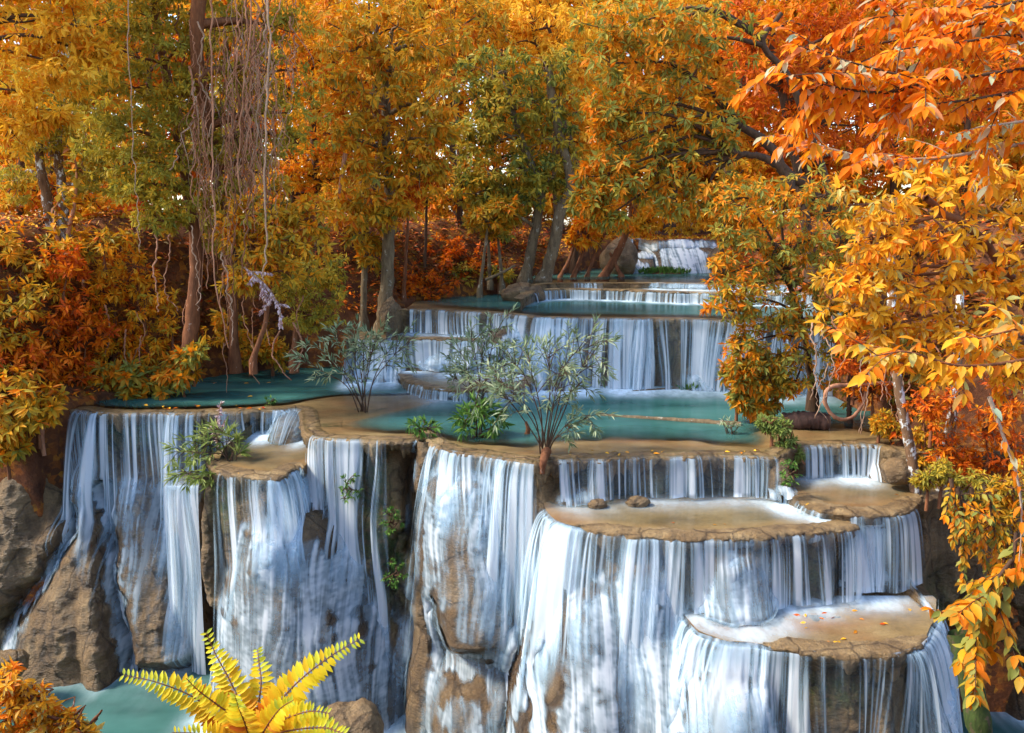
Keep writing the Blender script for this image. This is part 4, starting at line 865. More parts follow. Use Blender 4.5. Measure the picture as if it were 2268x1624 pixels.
tree('olive_bush', 'mass of olive green bush on the right bank under the brown branch', 'bush', [([(1800, 880, 21.5), (1780, 740, 21), (1740, 600, 20.6)], 9, 5)],
     [(1660, 460, 70, 45), (1740, 440, 80, 50), (1830, 430, 80, 50), (1640, 540, 50, 40), (1720, 540, 80, 50), (1810, 530, 80, 50), (1600, 610, 40, 40), (1680, 620, 70, 45), (1770, 620, 70, 50), (1620, 690, 45, 35), (1700, 710, 70, 45), (1660, 760, 45, 35), (1790, 710, 60, 50), (1640, 650, 60, 40), (1850, 640, 60, 50), (1730, 790, 50, 35), (1650, 800, 45, 35), (1700, 820, 50, 30), (1760, 850, 45, 28), (1850, 720, 60, 45), (1860, 540, 70, 50)], 'mixed', 22, 20.2, 43, bark='bark_dark', dens=0.85, flat=.6)
tree('olive_bush', 'dark bush in shade at the foot of the right bank', 'bush', [([(1880, 930, 20.5), (1880, 840, 20.5)], 6, 4)],
     [(1900, 700, 70, 50), (1860, 790, 60, 50), (1950, 790, 70, 50), (1910, 850, 60, 35), (2020, 870, 60, 50), (2080, 780, 80, 60), (2180, 860, 90, 70)], 'olive', 20, 20.8, 44, bark='bark_dark', dens=0.7)
tree('golden_bush', 'sunny golden leaved bush filling the right side nearer the camera', 'bush', [([(2420, 1150, 12.5), (2330, 800, 12), (2200, 560, 11.5), (2050, 440, 11)], 14, 6)],
     [(1960, 450, 90, 50), (2060, 430, 90, 55), (2170, 420, 90, 55), (2240, 480, 70, 60), (1930, 540, 80, 50), (2030, 540, 90, 55), (2130, 540, 90, 55), (2230, 600, 70, 60), (1900, 620, 60, 35), (2000, 640, 80, 45), (2100, 650, 90, 50), (2200, 700, 80, 55), (1880, 690, 55, 28), (1970, 720, 60, 35), (2080, 740, 70, 40), (2180, 790, 70, 40), (2250, 830, 50, 50), (1990, 790, 60, 22), (2060, 820, 60, 25)], 'gold', 34, 11.3, 45, bark='bark_red', dens=0.62, tmpl=T_FINE, droop=.5, k=6, clump=.42)
# ------------------------------------------------------------------ background forest on the plateau
rg = np.random.RandomState(99)
BG = [(-120, 120, 44, 'orange'), (120, 90, 46, 'amber'), (330, 120, 43, 'orange'), (520, 140, 45, 'red'), (640, 100, 42, 'orange'), (820, 60, 40, 'amber'), (1000, 60, 41, 'yellow'), (1110, 110, 44, 'orange'), (1240, 90, 41, 'yellow'), (1330, 130, 46, 'orange'), (1500, 170, 44, 'yellow'), (1640, 150, 45, 'orange'), (1800, 150, 44, 'red'), (1980, 140, 46, 'orange'), (2160, 120, 44, 'amber'), (2360, 140, 45, 'orange')]
SIDE = ['far left', 'second from left']
names = {'orange': 'orange', 'amber': 'amber brown', 'yellow': 'golden yellow', 'red': 'deep red orange'}
for i, (u, v, y, m) in enumerate(BG):
    zb = gz(xof(u, y, 4.5), y); P = at_y(u, 495, y)
    bl = []
    for k in range(18):
        bl.append((u+rg.uniform(-130, 130), v+rg.uniform(-190, 270), rg.uniform(65, 105), rg.uniform(50, 80), y+rg.uniform(-1.5, 3)))
    tree('forest_tree', '%s forest tree on the plateau, %s' % (names[m], ['beyond the top left corner', 'behind the bright yellow tree', 'behind the layered olive tree', 'behind the hanging roots', 'behind the slim orange tree', 'behind the left of the big orange tree', 'behind the right of the big orange tree', 'above the olive and gold tree', 'above the two leaning trunks', 'behind the left edge of the overhanging tree', 'above the far waterfall', 'behind the thick brown branch', 'behind the red crown on the right', 'behind the large near leaves', 'behind the golden bush', 'beyond the right edge'][i]), 'tree',
         [([(u+rg.uniform(-30, 30), 500, y), (u+rg.uniform(-25, 25), 330, y), (u, v+40, y)], 9, 5)], bl, m, 15, y, 200+i, bark='bark_dark', group=FOR, dens=0.6, twigs=False)
def far_wood():
    """the far wood closing the view: one mass"""
    rg = np.random.RandomState(321); B = []
    for k in range(560):
        y = rg.uniform(52, 62); x = rg.uniform(-42, 46); z = rg.uniform(4.5, 33)
        B.append((np.array([x, y+max(0, (z-14))*0.4, z]), np.array([3.2, 2.5, 2.4])*rg.uniform(.7, 1.25)))
    V, F, T, C = crown_leaves(B, 0.66, rg, dens=0.75, k=6, tmix=.7, ratio=.5)
    tag(mk('far_forest', V, F, LM['orange'], attrs={'tint': T}, smooth=False), kind='stuff')
far_wood()
# low undergrowth far back; yellow leaf colour stands in for a sunlit glow
for i, (u, v, y, ru, m) in enumerate([(250, 460, 42, 90, 'red'), (600, 470, 41, 90, 'yellow'), (760, 470, 42, 100, 'yellow'), (960, 474, 43, 110, 'yellow'), (1100, 480, 41, 70, 'yellow'), (1290, 485, 42, 80, 'yellow'), (1440, 490, 47, 80, 'yellow'), (1580, 490, 45, 80, 'yellow'), (1690, 500, 43, 70, 'orange'), (60, 450, 42, 80, 'red')]):
    tree('undergrowth_bush', '%s bush on the plateau %s' % (names[m], ['left of the red bank crest', 'under the hanging root tree', 'left behind the thick pale trunk', 'right behind the thick pale trunk', 'left of the leaning trunks', 'right of the leaning trunks', 'directly above the far waterfall', 'to the right above the far waterfall', 'behind the olive bush', 'at the far left edge'][i]), 'bush', [], [(u-50, v, ru*0.6, 30), (u+40, v+8, ru*0.6, 26), (u, v-25, ru*0.5, 30)], m, 13, y, 240+i, dens=0.7, group='sunlit bushes along the plateau')
# ------------------------------------------------------------------ shrubs on the banks
SH = [('left bank shrub of orange leaves at the left edge above the red soil', [(50, 590, 70, 45), (30, 660, 60, 50), (110, 640, 60, 45), (180, 560, 50, 40), (230, 540, 50, 30), (0, 540, 50, 40), (10, 720, 50, 50)], 'amber', 24, 24.5),
      ('orange creeper tumbling down the left bank below the red soil', [(110, 720, 70, 50), (50, 760, 60, 50), (170, 690, 50, 50), (150, 600, 30, 40), (190, 760, 50, 45), (20, 820, 60, 40), (100, 800, 60, 40), (160, 830, 40, 30)], 'red', 24, 23.4),
      ('dull orange shrub half way up the left bank', [(255, 690, 45, 50), (230, 620, 40, 40), (290, 740, 50, 40), (320, 660, 45, 45), (380, 700, 40, 45), (300, 590, 45, 35)], 'orange', 22, 25.0),
      ('leafy orange shrub at the left end of the lip, nearest the bare dome', [(50, 860, 70, 45), (30, 930, 55, 45), (90, 910, 35, 40), (20, 990, 30, 30)], 'amber', 30, 21.2),
      ('low gold and green shrub dipping to the pool by the left shore', [(270, 830, 40, 28), (330, 850, 50, 25), (400, 830, 40, 35), (420, 790, 35, 25), (300, 875, 30, 12)], 'mixed', 30, 23.6),
      ('ferny orange shrub behind the low gold and green one', [(250, 790, 50, 28), (200, 830, 35, 25), (330, 780, 40, 25)], 'orange', 20, 24.6),
      ('dark orange shrub in shadow under the gold bush', [(560, 770, 50, 35), (610, 780, 35, 25), (510, 740, 40, 40)], 'amber', 22, 26.8),
      ('red leafed shrub on the far shore right of the thick pale trunk', [(930, 620, 50, 25), (970, 640, 50, 18), (900, 640, 25, 20)], 'red', 15, 32),
      ('rust coloured shrub on the red slope behind the saplings', [(1010, 590, 55, 25), (1060, 560, 40, 30), (980, 555, 40, 25)], 'red', 15, 34),
      ('small dark shrub at the water beside the crooked sapling', [(1020, 610, 40, 18), (1110, 605, 35, 14)], 'olive', 14, 33),
      ('gold shrub growing on the lip at the right of the pool', [(1630, 830, 32, 26), (1675, 860, 36, 26), (1640, 880, 26, 18), (1720, 850, 28, 22), (1690, 905, 30, 20)], 'mixed', 30, 20.6),
      ('small green and orange shrub rooted in the bare rib beside the small curtain', [(1725, 945, 26, 20), (1745, 985, 22, 16), (1765, 1005, 14, 12), (1700, 940, 18, 14)], 'lime', 18, 18.4),
      ('orange shrub at the foot of the mottled trunk', [(1965, 950, 26, 16), (1950, 930, 20, 14), (2050, 960, 30, 50), (2040, 1020, 24, 26)], 'amber', 18, 18.6),
      ('brown orange thicket on the red right bank', [(2110, 900, 50, 40), (2180, 950, 60, 40), (2100, 990, 45, 35), (2220, 880, 50, 60), (2160, 1030, 50, 30), (2060, 900, 40, 40), (2230, 1010, 50, 50)], 'red', 20, 17.0),
      ('olive thicket low on the right bank above the dark flank rock', [(2090, 1050, 35, 25), (2150, 1070, 40, 25), (2220, 1090, 50, 30), (2190, 1130, 40, 30), (2050, 1060, 20, 20)], 'dull', 18, 16.4),
      ('shaded red shrub between the curved liana and the mottled trunk', [(1930, 860, 40, 30), (1880, 820, 40, 30), (1960, 800, 40, 40), (1900, 760, 50, 30)], 'red', 18, 19.4),
      ('dim shrub hanging above the dark hollow at the right edge', [(2240, 1080, 40, 60), (2200, 1150, 50, 40), (2230, 1220, 40, 50)], 'amber', 22, 16),
      ('orange corner shrub at the bottom left edge nearest the camera', [(25, 1510, 40, 35), (60, 1560, 50, 30), (20, 1590, 60, 40), (90, 1610, 50, 25), (150, 1600, 28, 20), (185, 1620, 25, 18)], 'gold', 30, 8.5)]
for i, (lab, bl, m, lp, y) in enumerate(SH):
    if y > 12: bl = [p+(snap(p[0], p[1], y, 0.35),) for p in bl]
    b = np.array([[p[0], p[1]] for p in bl]); u0, v1 = b[0][0], max(p[1]+p[3] for p in bl)
    tree('shrub', lab, 'shrub', [([(p[0]+rgx, min(p[1]+p[3]+14, v1+12), p[-1] if y > 12 else y), (p[0], p[1], p[-1] if y > 12 else y)], 2.5, 1.2) for p, rgx in zip(bl, rg.uniform(-10, 10, len(bl)))], bl, m, lp, y, 300+i, bark='bark_red', dens=0.62 if i < 3 else 0.8, limbs=False, twigs=True, ratio=.34, tmpl=T_FINE if lp > 26 else T_SIMPLE)
# ------------------------------------------------------------------ near branch of large orange leaves
def branch_leaves(name, label, cat, stems, mat, leafpx, y, seed, bark='bark_dark', step=0.55, ratio=.42, droop=.55, parts=('branch', 'leaves'), r=5, tmpl=T_FINE, jit=0.6, sub=True):
    rg = np.random.RandomState(seed); bf = Buf(); L = leafpx*y/FPX; P, D, U, T = [], [], [], []
    S = [smooth_path([at_y(*p) for p in st], 26) for st in stems]
    root = tag(empty(name, S[0][0]), label, cat)
    allp = []
    for p in S:
        bf.tube(p, np.linspace(r, 1.2, 26)*y/FPX, 7); allp.append(p)
        if sub:
            for q in range(3, 25, 3):
                t = nrm(p[min(q+1, 25)]-p[q-1]); d = nrm(t+rg.randn(3)*0.8+np.array([0, 0, -0.3])); n = 8
                e = p[q]+d*L*rg.uniform(1.6, 4.2); w = smooth_path([p[q], (p[q]+e)/2+np.array([0, 0, 0.12*L]), e], n)
                bf.tube(w, np.linspace(1.6, 0.7, n)*y/FPX, 5); allp.append(w)
    for p in allp:
        seg = np.linalg.norm(np.diff(p, axis=0), axis=1); cs = np.concatenate([[0], np.cumsum(seg)])
        for s0 in np.arange(L*0.4, cs[-1], L*step*0.5):
            for side in (-1, 1):
                k = min(np.searchsorted(cs, s0), len(p)-1); t = nrm(p[k]-p[max(k-2, 0)])
                sd = nrm(np.cross(t, np.array([0, 0, 1.0]))+rg.randn(3)*0.3)*side
                P.append(p[k]); D.append(t*0.55+sd*0.8+np.array([0, 0, -droop])+rg.randn(3)*0.25*jit); U.append(np.array([0, -0.25, 1])+rg.randn(3)*jit*0.6); T.append(rg.rand())
        P.append(p[-1]); D.append(nrm(p[-1]-p[-3])+np.array([0, 0, -droop*.6])); U.append(np.array([0, -.3, 1.0])); T.append(rg.rand())
    P = np.array(P); n = len(P); LL = L*(0.65+0.55*rg.rand(n))
    V, F, T = leaf_arrays(P, np.array(D), np.array(U), LL, LL*ratio, np.array(T), tmpl)
    bf.mk(parts[0], M[bark], root); mk(parts[1], V, F, LM[mat], root, attrs={'tint': T}, smooth=True)
    return root
branch_leaves('leafy_branch', 'topmost near branch with big orange leaves in the upper right corner', 'branch', [[(2400, -40, 6.4), (2230, 10, 6.4), (2060, 30, 6.3), (1930, 40, 6.2)], [(2400, 100, 6.2), (2250, 80, 6.2), (2120, 95, 6.1), (1990, 110, 6.0)], [(2380, 60, 6.5), (2200, 50, 6.5), (2080, 80, 6.5)]], 'near', 39, 6.3, 71, ratio=.38, step=.5)
branch_leaves('leafy_branch', 'middle near branch with big orange and pale leaves reaching furthest left', 'branch', [[(2400, 130, 6.0), (2220, 160, 6.0), (2050, 175, 5.9), (1890, 140, 5.8), (1760, 100, 5.8)], [(2400, 160, 6.0), (2240, 205, 6.0), (2080, 230, 6.0), (1960, 240, 6.0)], [(2100, 170, 5.9), (1960, 205, 5.9), (1830, 190, 5.8), (1740, 165, 5.8)]], 'near', 39, 6.0, 72, ratio=.38, step=.5)
branch_leaves('leafy_branch', 'lower near branch with a pale twig and drooping orange leaves', 'branch', [[(2400, 300, 6.6), (2230, 325, 6.6), (2080, 350, 6.6), (1940, 352, 6.5), (1840, 330, 6.5), (1750, 300, 6.5)], [(2400, 260, 6.6), (2260, 270, 6.6), (2150, 290, 6.6)]], 'near', 38, 6.6, 73, ratio=.38, bark='twig_pale', step=.75)
branch_leaves('leafy_branch', 'low golden spray crossing in front of the mottled trunk', 'branch', [[(2400, 760, 9.5), (2250, 800, 9.5), (2120, 810, 9.4), (2010, 780, 9.3), (1930, 790, 9.2)], [(2400, 700, 9.6), (2250, 730, 9.6), (2130, 760, 9.6)]], 'gold', 40, 9.5, 74, bark='bark_red', step=.7)
branch_leaves('leafy_vine', 'string of single orange leaves trailing down at the right edge', 'vine', [[(2190, 880, 9), (2215, 950, 9), (2250, 1050, 9), (2262, 1150, 9), (2255, 1260, 9)]], 'near', 32, 9, 75, bark='twig_pale', sub=False, step=1.3)
branch_leaves('leafy_vine', 'hanging stem with big green and orange leaves low at the right edge', 'vine', [[(2250, 1180, 9.5), (2240, 1260, 9.4), (2215, 1340, 9.3), (2200, 1400, 9.3)], [(2240, 1240, 9.4), (2190, 1310, 9.3), (2165, 1370, 9.3), (2160, 1420, 9.2)]], 'mixed', 38, 9.4, 76, bark='bark_dark', step=.6, ratio=.5)
branch_leaves('leafy_vine', 'fine leaved olive vine hanging over the dark flank rock', 'vine', [[(2120, 1080, 14), (2130, 1140, 14), (2135, 1210, 14)], [(2150, 1080, 14), (2160, 1150, 14), (2175, 1240, 14)], [(2190, 1090, 14), (2200, 1170, 14), (2210, 1270, 14)], [(2105, 1060, 14.2), (2112, 1110, 14.1), (2118, 1150, 14)]], 'mixed', 21, 14, 77, bark='bark_dark', step=.8)
branch_leaves('leafy_vine', 'creeper with round amber leaves climbing the left mottled trunks', 'vine', [[(150, 520, 24.6), (165, 450, 24.6), (170, 380, 24.6), (160, 330, 24.6)], [(140, 560, 24.6), (120, 500, 24.6), (130, 440, 24.6)]], 'amber', 24, 24.6, 78, bark='vine', sub=False, step=.6, ratio=.6)
branch_leaves('leafy_vine', 'string of yellow leaves hanging left of the big orange tree', 'vine', [[(765, 340, 27), (755, 400, 27), (748, 460, 27), (745, 500, 27)]], 'yellow', 20, 27, 79, bark='vine', sub=False, step=.6, ratio=.5)
sp = branch_leaves('seed_plume', 'mauve feathery seed plume hanging over the left bank', 'plume', [[(540, 592, 21.6), (575, 620, 21.6), (602, 650, 21.6), (622, 698, 21.6)]], 'seed', 11, 21.6, 80, bark='vine_pale', sub=True, step=.4, parts=('stalk', 'seeds'), tmpl=T_SIMPLE, r=2)
# ------------------------------------------------------------------ hanging roots and vines
mass = 'thin reddish aerial root in the dense curtain under the dark trunk'
HR = 'aerial roots hanging in the air on the left'
def hang(label, pts, r, mat='vine', group=HR, name='hanging_vine', seed=0, wob=0.05):
    rg = np.random.RandomState(seed+900); P = smooth_path([at_y(*p) for p in pts], 40)
    w = np.cumsum(rg.randn(40, 2), 0)*wob*0.22; w -= np.linspace(0, 1, 40)[:, None]*w[-1]*0.5
    P[:, 0] += w[:, 0]; P[:, 1] += w[:, 1]
    bf = Buf(); bf.tube(P, np.linspace(r, r*0.6, 40), 5, 0.25, rg)
    if label == mass:
        for q in rg.randint(5, 34, 3):
            e = P[q]+np.array([rg.randn()*.22, rg.randn()*.15, -rg.uniform(.3, 1.3)]); m = (P[q]+e)/2+np.array([rg.randn()*.12, 0, -.1])
            bf.tube(smooth_path([P[q], m, e], 10), np.linspace(r*.6, r*.25, 10), 4)
    o = bf.mk(name, M[mat]); tag(o, label, 'vine', group); return o
rg = np.random.RandomState(5)
for i in range(90):
    u = 395+rg.beta(1.5, 1.5)*260; v0 = rg.uniform(-60, 260); v1 = v0+rg.uniform(180, 520)*(1.2-abs(u-510)/260); y = rg.uniform(21.0, 24.0)
    hang(mass, [(u, v0, y), (u+rg.uniform(-14, 14), (v0+v1)/2, y), (u+rg.uniform(-26, 26), v1, y)], rg.uniform(0.008, 0.026), ['vine', 'vine', 'vine', 'bark_red', 'vine_pale'][i % 5], seed=i, wob=0.17)
for i, (lab, pts, r, m) in enumerate([
    ('lone pale vine falling from the top edge in front of the layered olive tree', [(285, -30, 20.5), (287, 150, 20.5), (296, 340, 20.5), (308, 500, 20.5), (312, 560, 20.5)], .016, 'vine_pale'),
    ('longest red brown vine running straight down past the hanging roots', [(478, -30, 20.9), (470, 150, 20.9), (478, 400, 20.9), (480, 600, 20.9), (500, 770, 20.9)], .030, 'vine'),
    ('pale root beside the longest red brown vine', [(592, -30, 21), (590, 150, 21), (590, 350, 21), (592, 560, 21), (596, 620, 21)], .036, 'vine_pale'),
    ('thick brown root hanging between the longest vine and the pale root', [(555, -30, 21.2), (560, 200, 21.2), (556, 420, 21.2), (562, 470, 21.2)], .026, 'vine'),
    ('pale dangling root tip over the left shore', [(490, 560, 21.5), (498, 640, 21.5), (505, 700, 21.5), (511, 765, 21.5)], .022, 'vine_pale'),
    ('short white root in front of the leaning red trunk', [(425, 500, 21.8), (428, 580, 21.8), (432, 640, 21.8), (437, 690, 21.8)], .022, 'vine_pale'),
    ('pair of wavy roots hanging above the left bank, left strand', [(343, 520, 22), (347, 590, 22), (352, 640, 22), (357, 690, 22)], .028, 'vine'),
    ('pair of wavy roots hanging above the left bank, right strand', [(372, 520, 22), (376, 600, 22), (380, 660, 22), (392, 690, 22)], .020, 'vine'),
    ('root reaching into the water under the gold bush', [(540, 640, 23), (545, 720, 23), (560, 800, 23), (585, 850, 23)], .018, 'vine'),
    ('bare stem dipping into the pool by the left shore', [(640, 700, 25.5), (650, 760, 25.5), (652, 815, 25.5)], .022, 'vine')]):
    hang(lab, pts, r*.8, m, seed=100+i, wob=.12)
hang('curved brown liana looping down to the pool at the right shore', [(1985, 848, 19.2), (1890, 853, 19.2), (1838, 858, 19), (1826, 890, 19), (1850, 925, 19), (1885, 925, 19.1), (1910, 895, 19.2), (1918, 860, 19.3)], .055, 'vine', None, 'liana', 130, 0.02)
rgv = np.random.RandomState(15)
for i in range(16):
    u = rgv.uniform(1800, 2220); v = rgv.uniform(700, 850)
    hang('thin tangled stem on the shaded right bank', [(u, v, 19), (u+rgv.uniform(-30, 30), v+80, 18.8), (u+rgv.uniform(-50, 50), v+rgv.uniform(120, 220), 18.8)], rgv.uniform(.01, .025), ['vine', 'vine_pale'][i % 2], 'tangled stems on the right bank', seed=140+i, wob=.08)
for i in range(12):
    u = rgv.uniform(200, 700); v = rgv.uniform(640, 760); y = 24.0
    hang('thin leaning stem in the undergrowth of the left shore', [(u, v, y), (u+rgv.uniform(-20, 20), v+50, y), (u+rgv.uniform(-30, 30), v+110, y)], rgv.uniform(.012, .03), 'vine', 'leaning stems on the left shore', seed=160+i, wob=.05)
# ------------------------------------------------------------------ trunks at the right
def bare_trunk(label, pts, r0, r1, bark, name='tree_trunk', seed=0):
    rg = np.random.RandomState(seed); P = smooth_path([at_y(*p) for p in pts], 30); P = np.vstack([P[0]-np.array([0, 0, .4]), P])
    R = np.concatenate([[r0*1.25], np.linspace(r0, r1, 30)])*pts[0][2]/FPX
    bf = Buf(); bf.tube(P, R, 12, 0.07, rg); o = bf.mk(name, M[bark]); return tag(o, label, 'tree')
bare_trunk('leaning mottled white trunk beside the small right curtain', [(2026, 1086, 17.4), (2018, 1010, 17.4), (2000, 920, 17.4), (1985, 830, 17.4), (1975, 700, 17.6), (1972, 560, 18)], 12, 9, 'bark_mottled', seed=3)
bare_trunk('reddish mottled trunk on the bank right of the leaning white one', [(2085, 1088, 17.6), (2095, 1000, 17.6), (2108, 920, 17.6), (2120, 800, 17.8), (2125, 640, 18)], 13, 9, 'bark_mottled', seed=4)
# ------------------------------------------------------------------ grey green shrubs standing in the pool
def willow(name, label, base, tips, z, mat, seed, leafpx=23, bark='bark_dark', nb=9, ratio=.19, dens=1.0):
    rg = np.random.RandomState(seed); b = at_z(base[0], base[1], z); y = b[1]; L0 = leafpx*y/FPX
    root = tag(empty(name, b), label, 'shrub'); bf = Buf(); P, D, U, T = [], [], [], []
    for (u, v, dy) in tips:
        e = at_y(u, v, y+dy); h = e-b; m1 = b+h*np.array([.25, .25, .45])+rg.randn(3)*.05; m2 = b+h*np.array([.62, .62, .80])+rg.randn(3)*.06
        st = smooth_path([b+np.array([rg.uniform(-.1, .1), rg.uniform(-.1, .1), -.1]), m1, m2, e], 24)
        bf.tube(st, np.linspace(.018, .004, 24), 5); H = np.linalg.norm(h); cur = [(st[13:], st[23]-st[20])]
        for k in range(nb):
            q = rg.randint(10, 23); d = nrm(nrm(st[q+1 if q < 23 else q]-st[q-1])*.7+rg.randn(3)*.6+np.array([0, 0, -.02])); ln = H*rg.uniform(.18, .36)
            w = smooth_path([st[q], st[q]+d*ln*.55+np.array([0, 0, .05*ln]), st[q]+d*ln+np.array([0, 0, -.10*ln])], 8); bf.tube(w, np.linspace(.010, .004, 8), 4); cur.append((w[2:], w[-1]-w[-3]))
        for w, t in cur:
            cs = np.concatenate([[0], np.cumsum(np.linalg.norm(np.diff(w, axis=0), axis=1))])
            for s0 in np.arange(0.02, cs[-1], L0*.30/dens):
                k = min(np.searchsorted(cs, s0), len(w)-1); tt = nrm(w[k]-w[max(k-1, 0)]) if k else nrm(w[1]-w[0])
                sd = nrm(np.cross(tt, np.array([0, -.5, .9])+rg.randn(3)*.45))*rg.choice([-1, 1])
                P.append(w[k]); D.append(tt*.75+sd*.7+np.array([0, 0, -.08])); U.append(np.array([0, -.2, 1])+rg.randn(3)*.4); T.append(rg.rand())
            for q in range(3): P.append(w[-1]); D.append(nrm(t)+rg.randn(3)*.35); U.append(np.array([0, 0, 1.])+rg.randn(3)*.4); T.append(rg.rand())
    n = len(P); LL = L0*(.7+.5*rg.rand(n)); V, F, T = leaf_arrays(np.array(P), np.array(D), np.array(U), LL, LL*ratio, np.array(T), T_SIMPLE)
    bf.mk('stems', M[bark], root); mk('foliage', V, F, LM[mat], root, attrs={'tint': T}, smooth=False); return root
willow('pool_shrub', 'grey green willowy shrub standing in the pool, left of the three, leaning left', (803, 912), [(672, 800, 0), (705, 770, .3), (740, 742, -.3), (775, 728, .2), (810, 735, .4), (850, 735, -.2), (895, 745, .1), (915, 748, .3), (720, 800, -.5), (830, 770, -.4), (790, 780, .5)], 0, 'willow', 51, nb=7)
willow('pool_shrub', 'grey green upright shrub in the pool behind the bright green clump', (1060, 905), [(985, 825, 0), (1010, 775, .3), (1045, 750, -.2), (1075, 752, .3), (1108, 722, 0), (1120, 770, -.3), (1140, 800, .3), (1030, 820, -.4), (1085, 800, .5), (1000, 800, .2)], 0, 'willow', 52, nb=9)
willow('pool_shrub', 'grey green spreading shrub rooted on the lip by the bare rib', (1208, 1005), [(1050, 850, 0), (1090, 830, .3), (1130, 800, -.3), (1170, 790, .2), (1210, 765, .4), (1255, 790, -.2), (1310, 765, .1), (1320, 780, .3), (1318, 918, -.3), (1285, 850, .4), (1110, 880, -.4), (1245, 830, 0), (1265, 940, -.2)], 0, 'willow', 53, nb=10, leafpx=24)
willow('green_clump', 'bright green leafy clump on the shallow bar in front of the upright shrub', (1058, 968), [(1020, 925, 0), (1035, 905, .2), (1055, 895, -.1), (1080, 900, .2), (1100, 915, 0), (1112, 935, .1), (1025, 950, -.2), (1090, 950, -.2), (1060, 920, -.3)], 0, 'green', 54, nb=8, leafpx=25, ratio=.28)
willow('green_sprig', 'small pale green sprig at the pool edge on the middle rib', (934, 968), [(908, 940, 0), (920, 936, .1), (938, 934, 0), (955, 940, .1), (962, 946, -.1), (930, 950, -.1)], 0, 'green', 55, nb=3, leafpx=20, ratio=.36)
willow('green_sprig', 'tiny green sprig on a clod in the shallows of the left lip', (600, 895), [(590, 886, 0), (600, 882, 0), (608, 886, 0)], 0, 'green', 56, nb=2, leafpx=12, ratio=.36)
willow('green_sprig', 'little grey green sprig beside the sunken log', (1612, 962), [(1602, 938, 0), (1612, 932, 0), (1625, 940, 0), (1632, 946, 0)], 0, 'willow', 57, nb=2, leafpx=16)
willow('ledge_shrub', 'narrow leaved green shrub leaning out over the small left ledge', (512, 1022), [(385, 1000, -.4), (405, 975, -.2), (440, 960, 0), (480, 950, .2), (500, 960, .2), (525, 975, .1), (398, 1052, -.6), (430, 1062, -.7), (465, 1058, -.6), (535, 1000, 0), (430, 1000, -.2)], -.65, 'lime', 58, nb=7, leafpx=27, ratio=.2)
for k, (lab, u, v, y, zz) in enumerate([('small green fern tuft hanging in the mossy crevice, upper', 772, 1075, 18.75, 0), ('small green fern tuft hanging in the mossy crevice, middle', 868, 1150, 18.3, 0), ('small green fern tuft hanging in the mossy crevice, lower', 876, 1265, 17.9, 0), ('green tuft on the rock edge beside the small right curtain', 1750, 1040, 17.0, 0)]):
    P0 = at_y(u, v, y); willow('fern_tuft', lab, (u, v), [(u-18, v+8, -.15), (u-8, v-16, -.2), (u+10, v-12, -.2), (u+18, v+12, -.15), (u+2, v+24, -.25), (u-10, v+30, -.2)], P0[2], 'green', 90+k, nb=3, leafpx=11, ratio=.4)
branch_leaves('dry_plume', 'dry pinkish seed plume standing above the ledge shrub', 'plume', [[(482, 990, 20), (480, 950, 20), (484, 920, 20), (488, 895, 20)], [(482, 975, 20), (465, 945, 20)], [(484, 965, 20), (498, 930, 20)]], 'seed', 12, 20, 81, bark='vine_pale', sub=False, step=.5, parts=('stalk', 'seeds'), tmpl=T_SIMPLE, r=1.6)
# ------------------------------------------------------------------ yellow fern in front
def fern():
    y0 = 4.5; root = tag(empty('yellow_fern', at_y(560, 1665, y0)), 'bright yellow fern with arching fronds at the bottom edge in front of the falls', 'fern'); rg = np.random.RandomState(61)
    FR = [([(560, 1665), (500, 1600), (430, 1545), (350, 1512), (275, 1495)], 0, 38), ([(560, 1665), (545, 1590), (510, 1510), (478, 1450), (456, 1400)], .25, 36), ([(560, 1665), (570, 1580), (578, 1510), (573, 1465), (570, 1438)], .35, 34), ([(560, 1665), (600, 1580), (660, 1510), (730, 1455), (795, 1416)], .1, 38), ([(560, 1665), (530, 1600), (480, 1560), (440, 1530), (412, 1502)], -.15, 30), ([(560, 1665), (600, 1610), (650, 1585), (690, 1575), (730, 1580)], -.2, 32), ([(560, 1665), (545, 1610), (530, 1570), (520, 1540)], -.3, 34), ([(560, 1665), (600, 1630), (660, 1615), (720, 1612), (760, 1625)], -.3, 40), ([(560, 1665), (500, 1640), (440, 1625), (380, 1622)], -.2, 30), ([(560, 1665), (590, 1610), (620, 1570), (650, 1550)], -.3, 30)]
    for i, (pts, dy, lp) in enumerate(FR):
        n = 60; q = smooth_path([at_y(u, v, y0+dy*(k/(len(pts)-1))) for k, (u, v) in enumerate(pts)], n)
        bf = Buf(); bf.tube(q, np.linspace(.007, .0018, n), 5); st = bf.mk('frond', M['bark_red'], root)
        cs = np.concatenate([[0], np.cumsum(np.linalg.norm(np.diff(q, axis=0), axis=1))]); L = lp*y0/FPX; P, D, U, LL, T = [], [], [], [], []
        for s0 in np.arange(cs[-1]*.14, cs[-1], .027):
            f = s0/cs[-1]; k = min(np.searchsorted(cs, s0), n-1); t = nrm(q[k]-q[max(k-2, 0)]); side = nrm(np.cross(t, np.array([0, -.85, .55])))
            for sg in (-1, 1):
                P.append(q[k]); D.append(t*.45+side*sg+np.array([0, 0, -.18])+rg.randn(3)*.08); U.append(np.array([0, -.8, .6])+rg.randn(3)*.15)
                LL.append(L*(0.5+0.75*math.sin(PI*min(f*1.0+.12, 1)**1.1))*(.9+.2*rg.rand())); T.append(np.clip(f*.85+.25*rg.randn()*.5+.1, 0, 1))
        V, F, T = leaf_arrays(np.array(P), np.array(D), np.array(U), np.array(LL), np.array(LL)*.40, np.array(T), T_FINE)
        o = mk('leaflets', V-np.array(root.location), F, LM['fern'], None, attrs={'tint': T}); o.parent = st
    return root
fern()
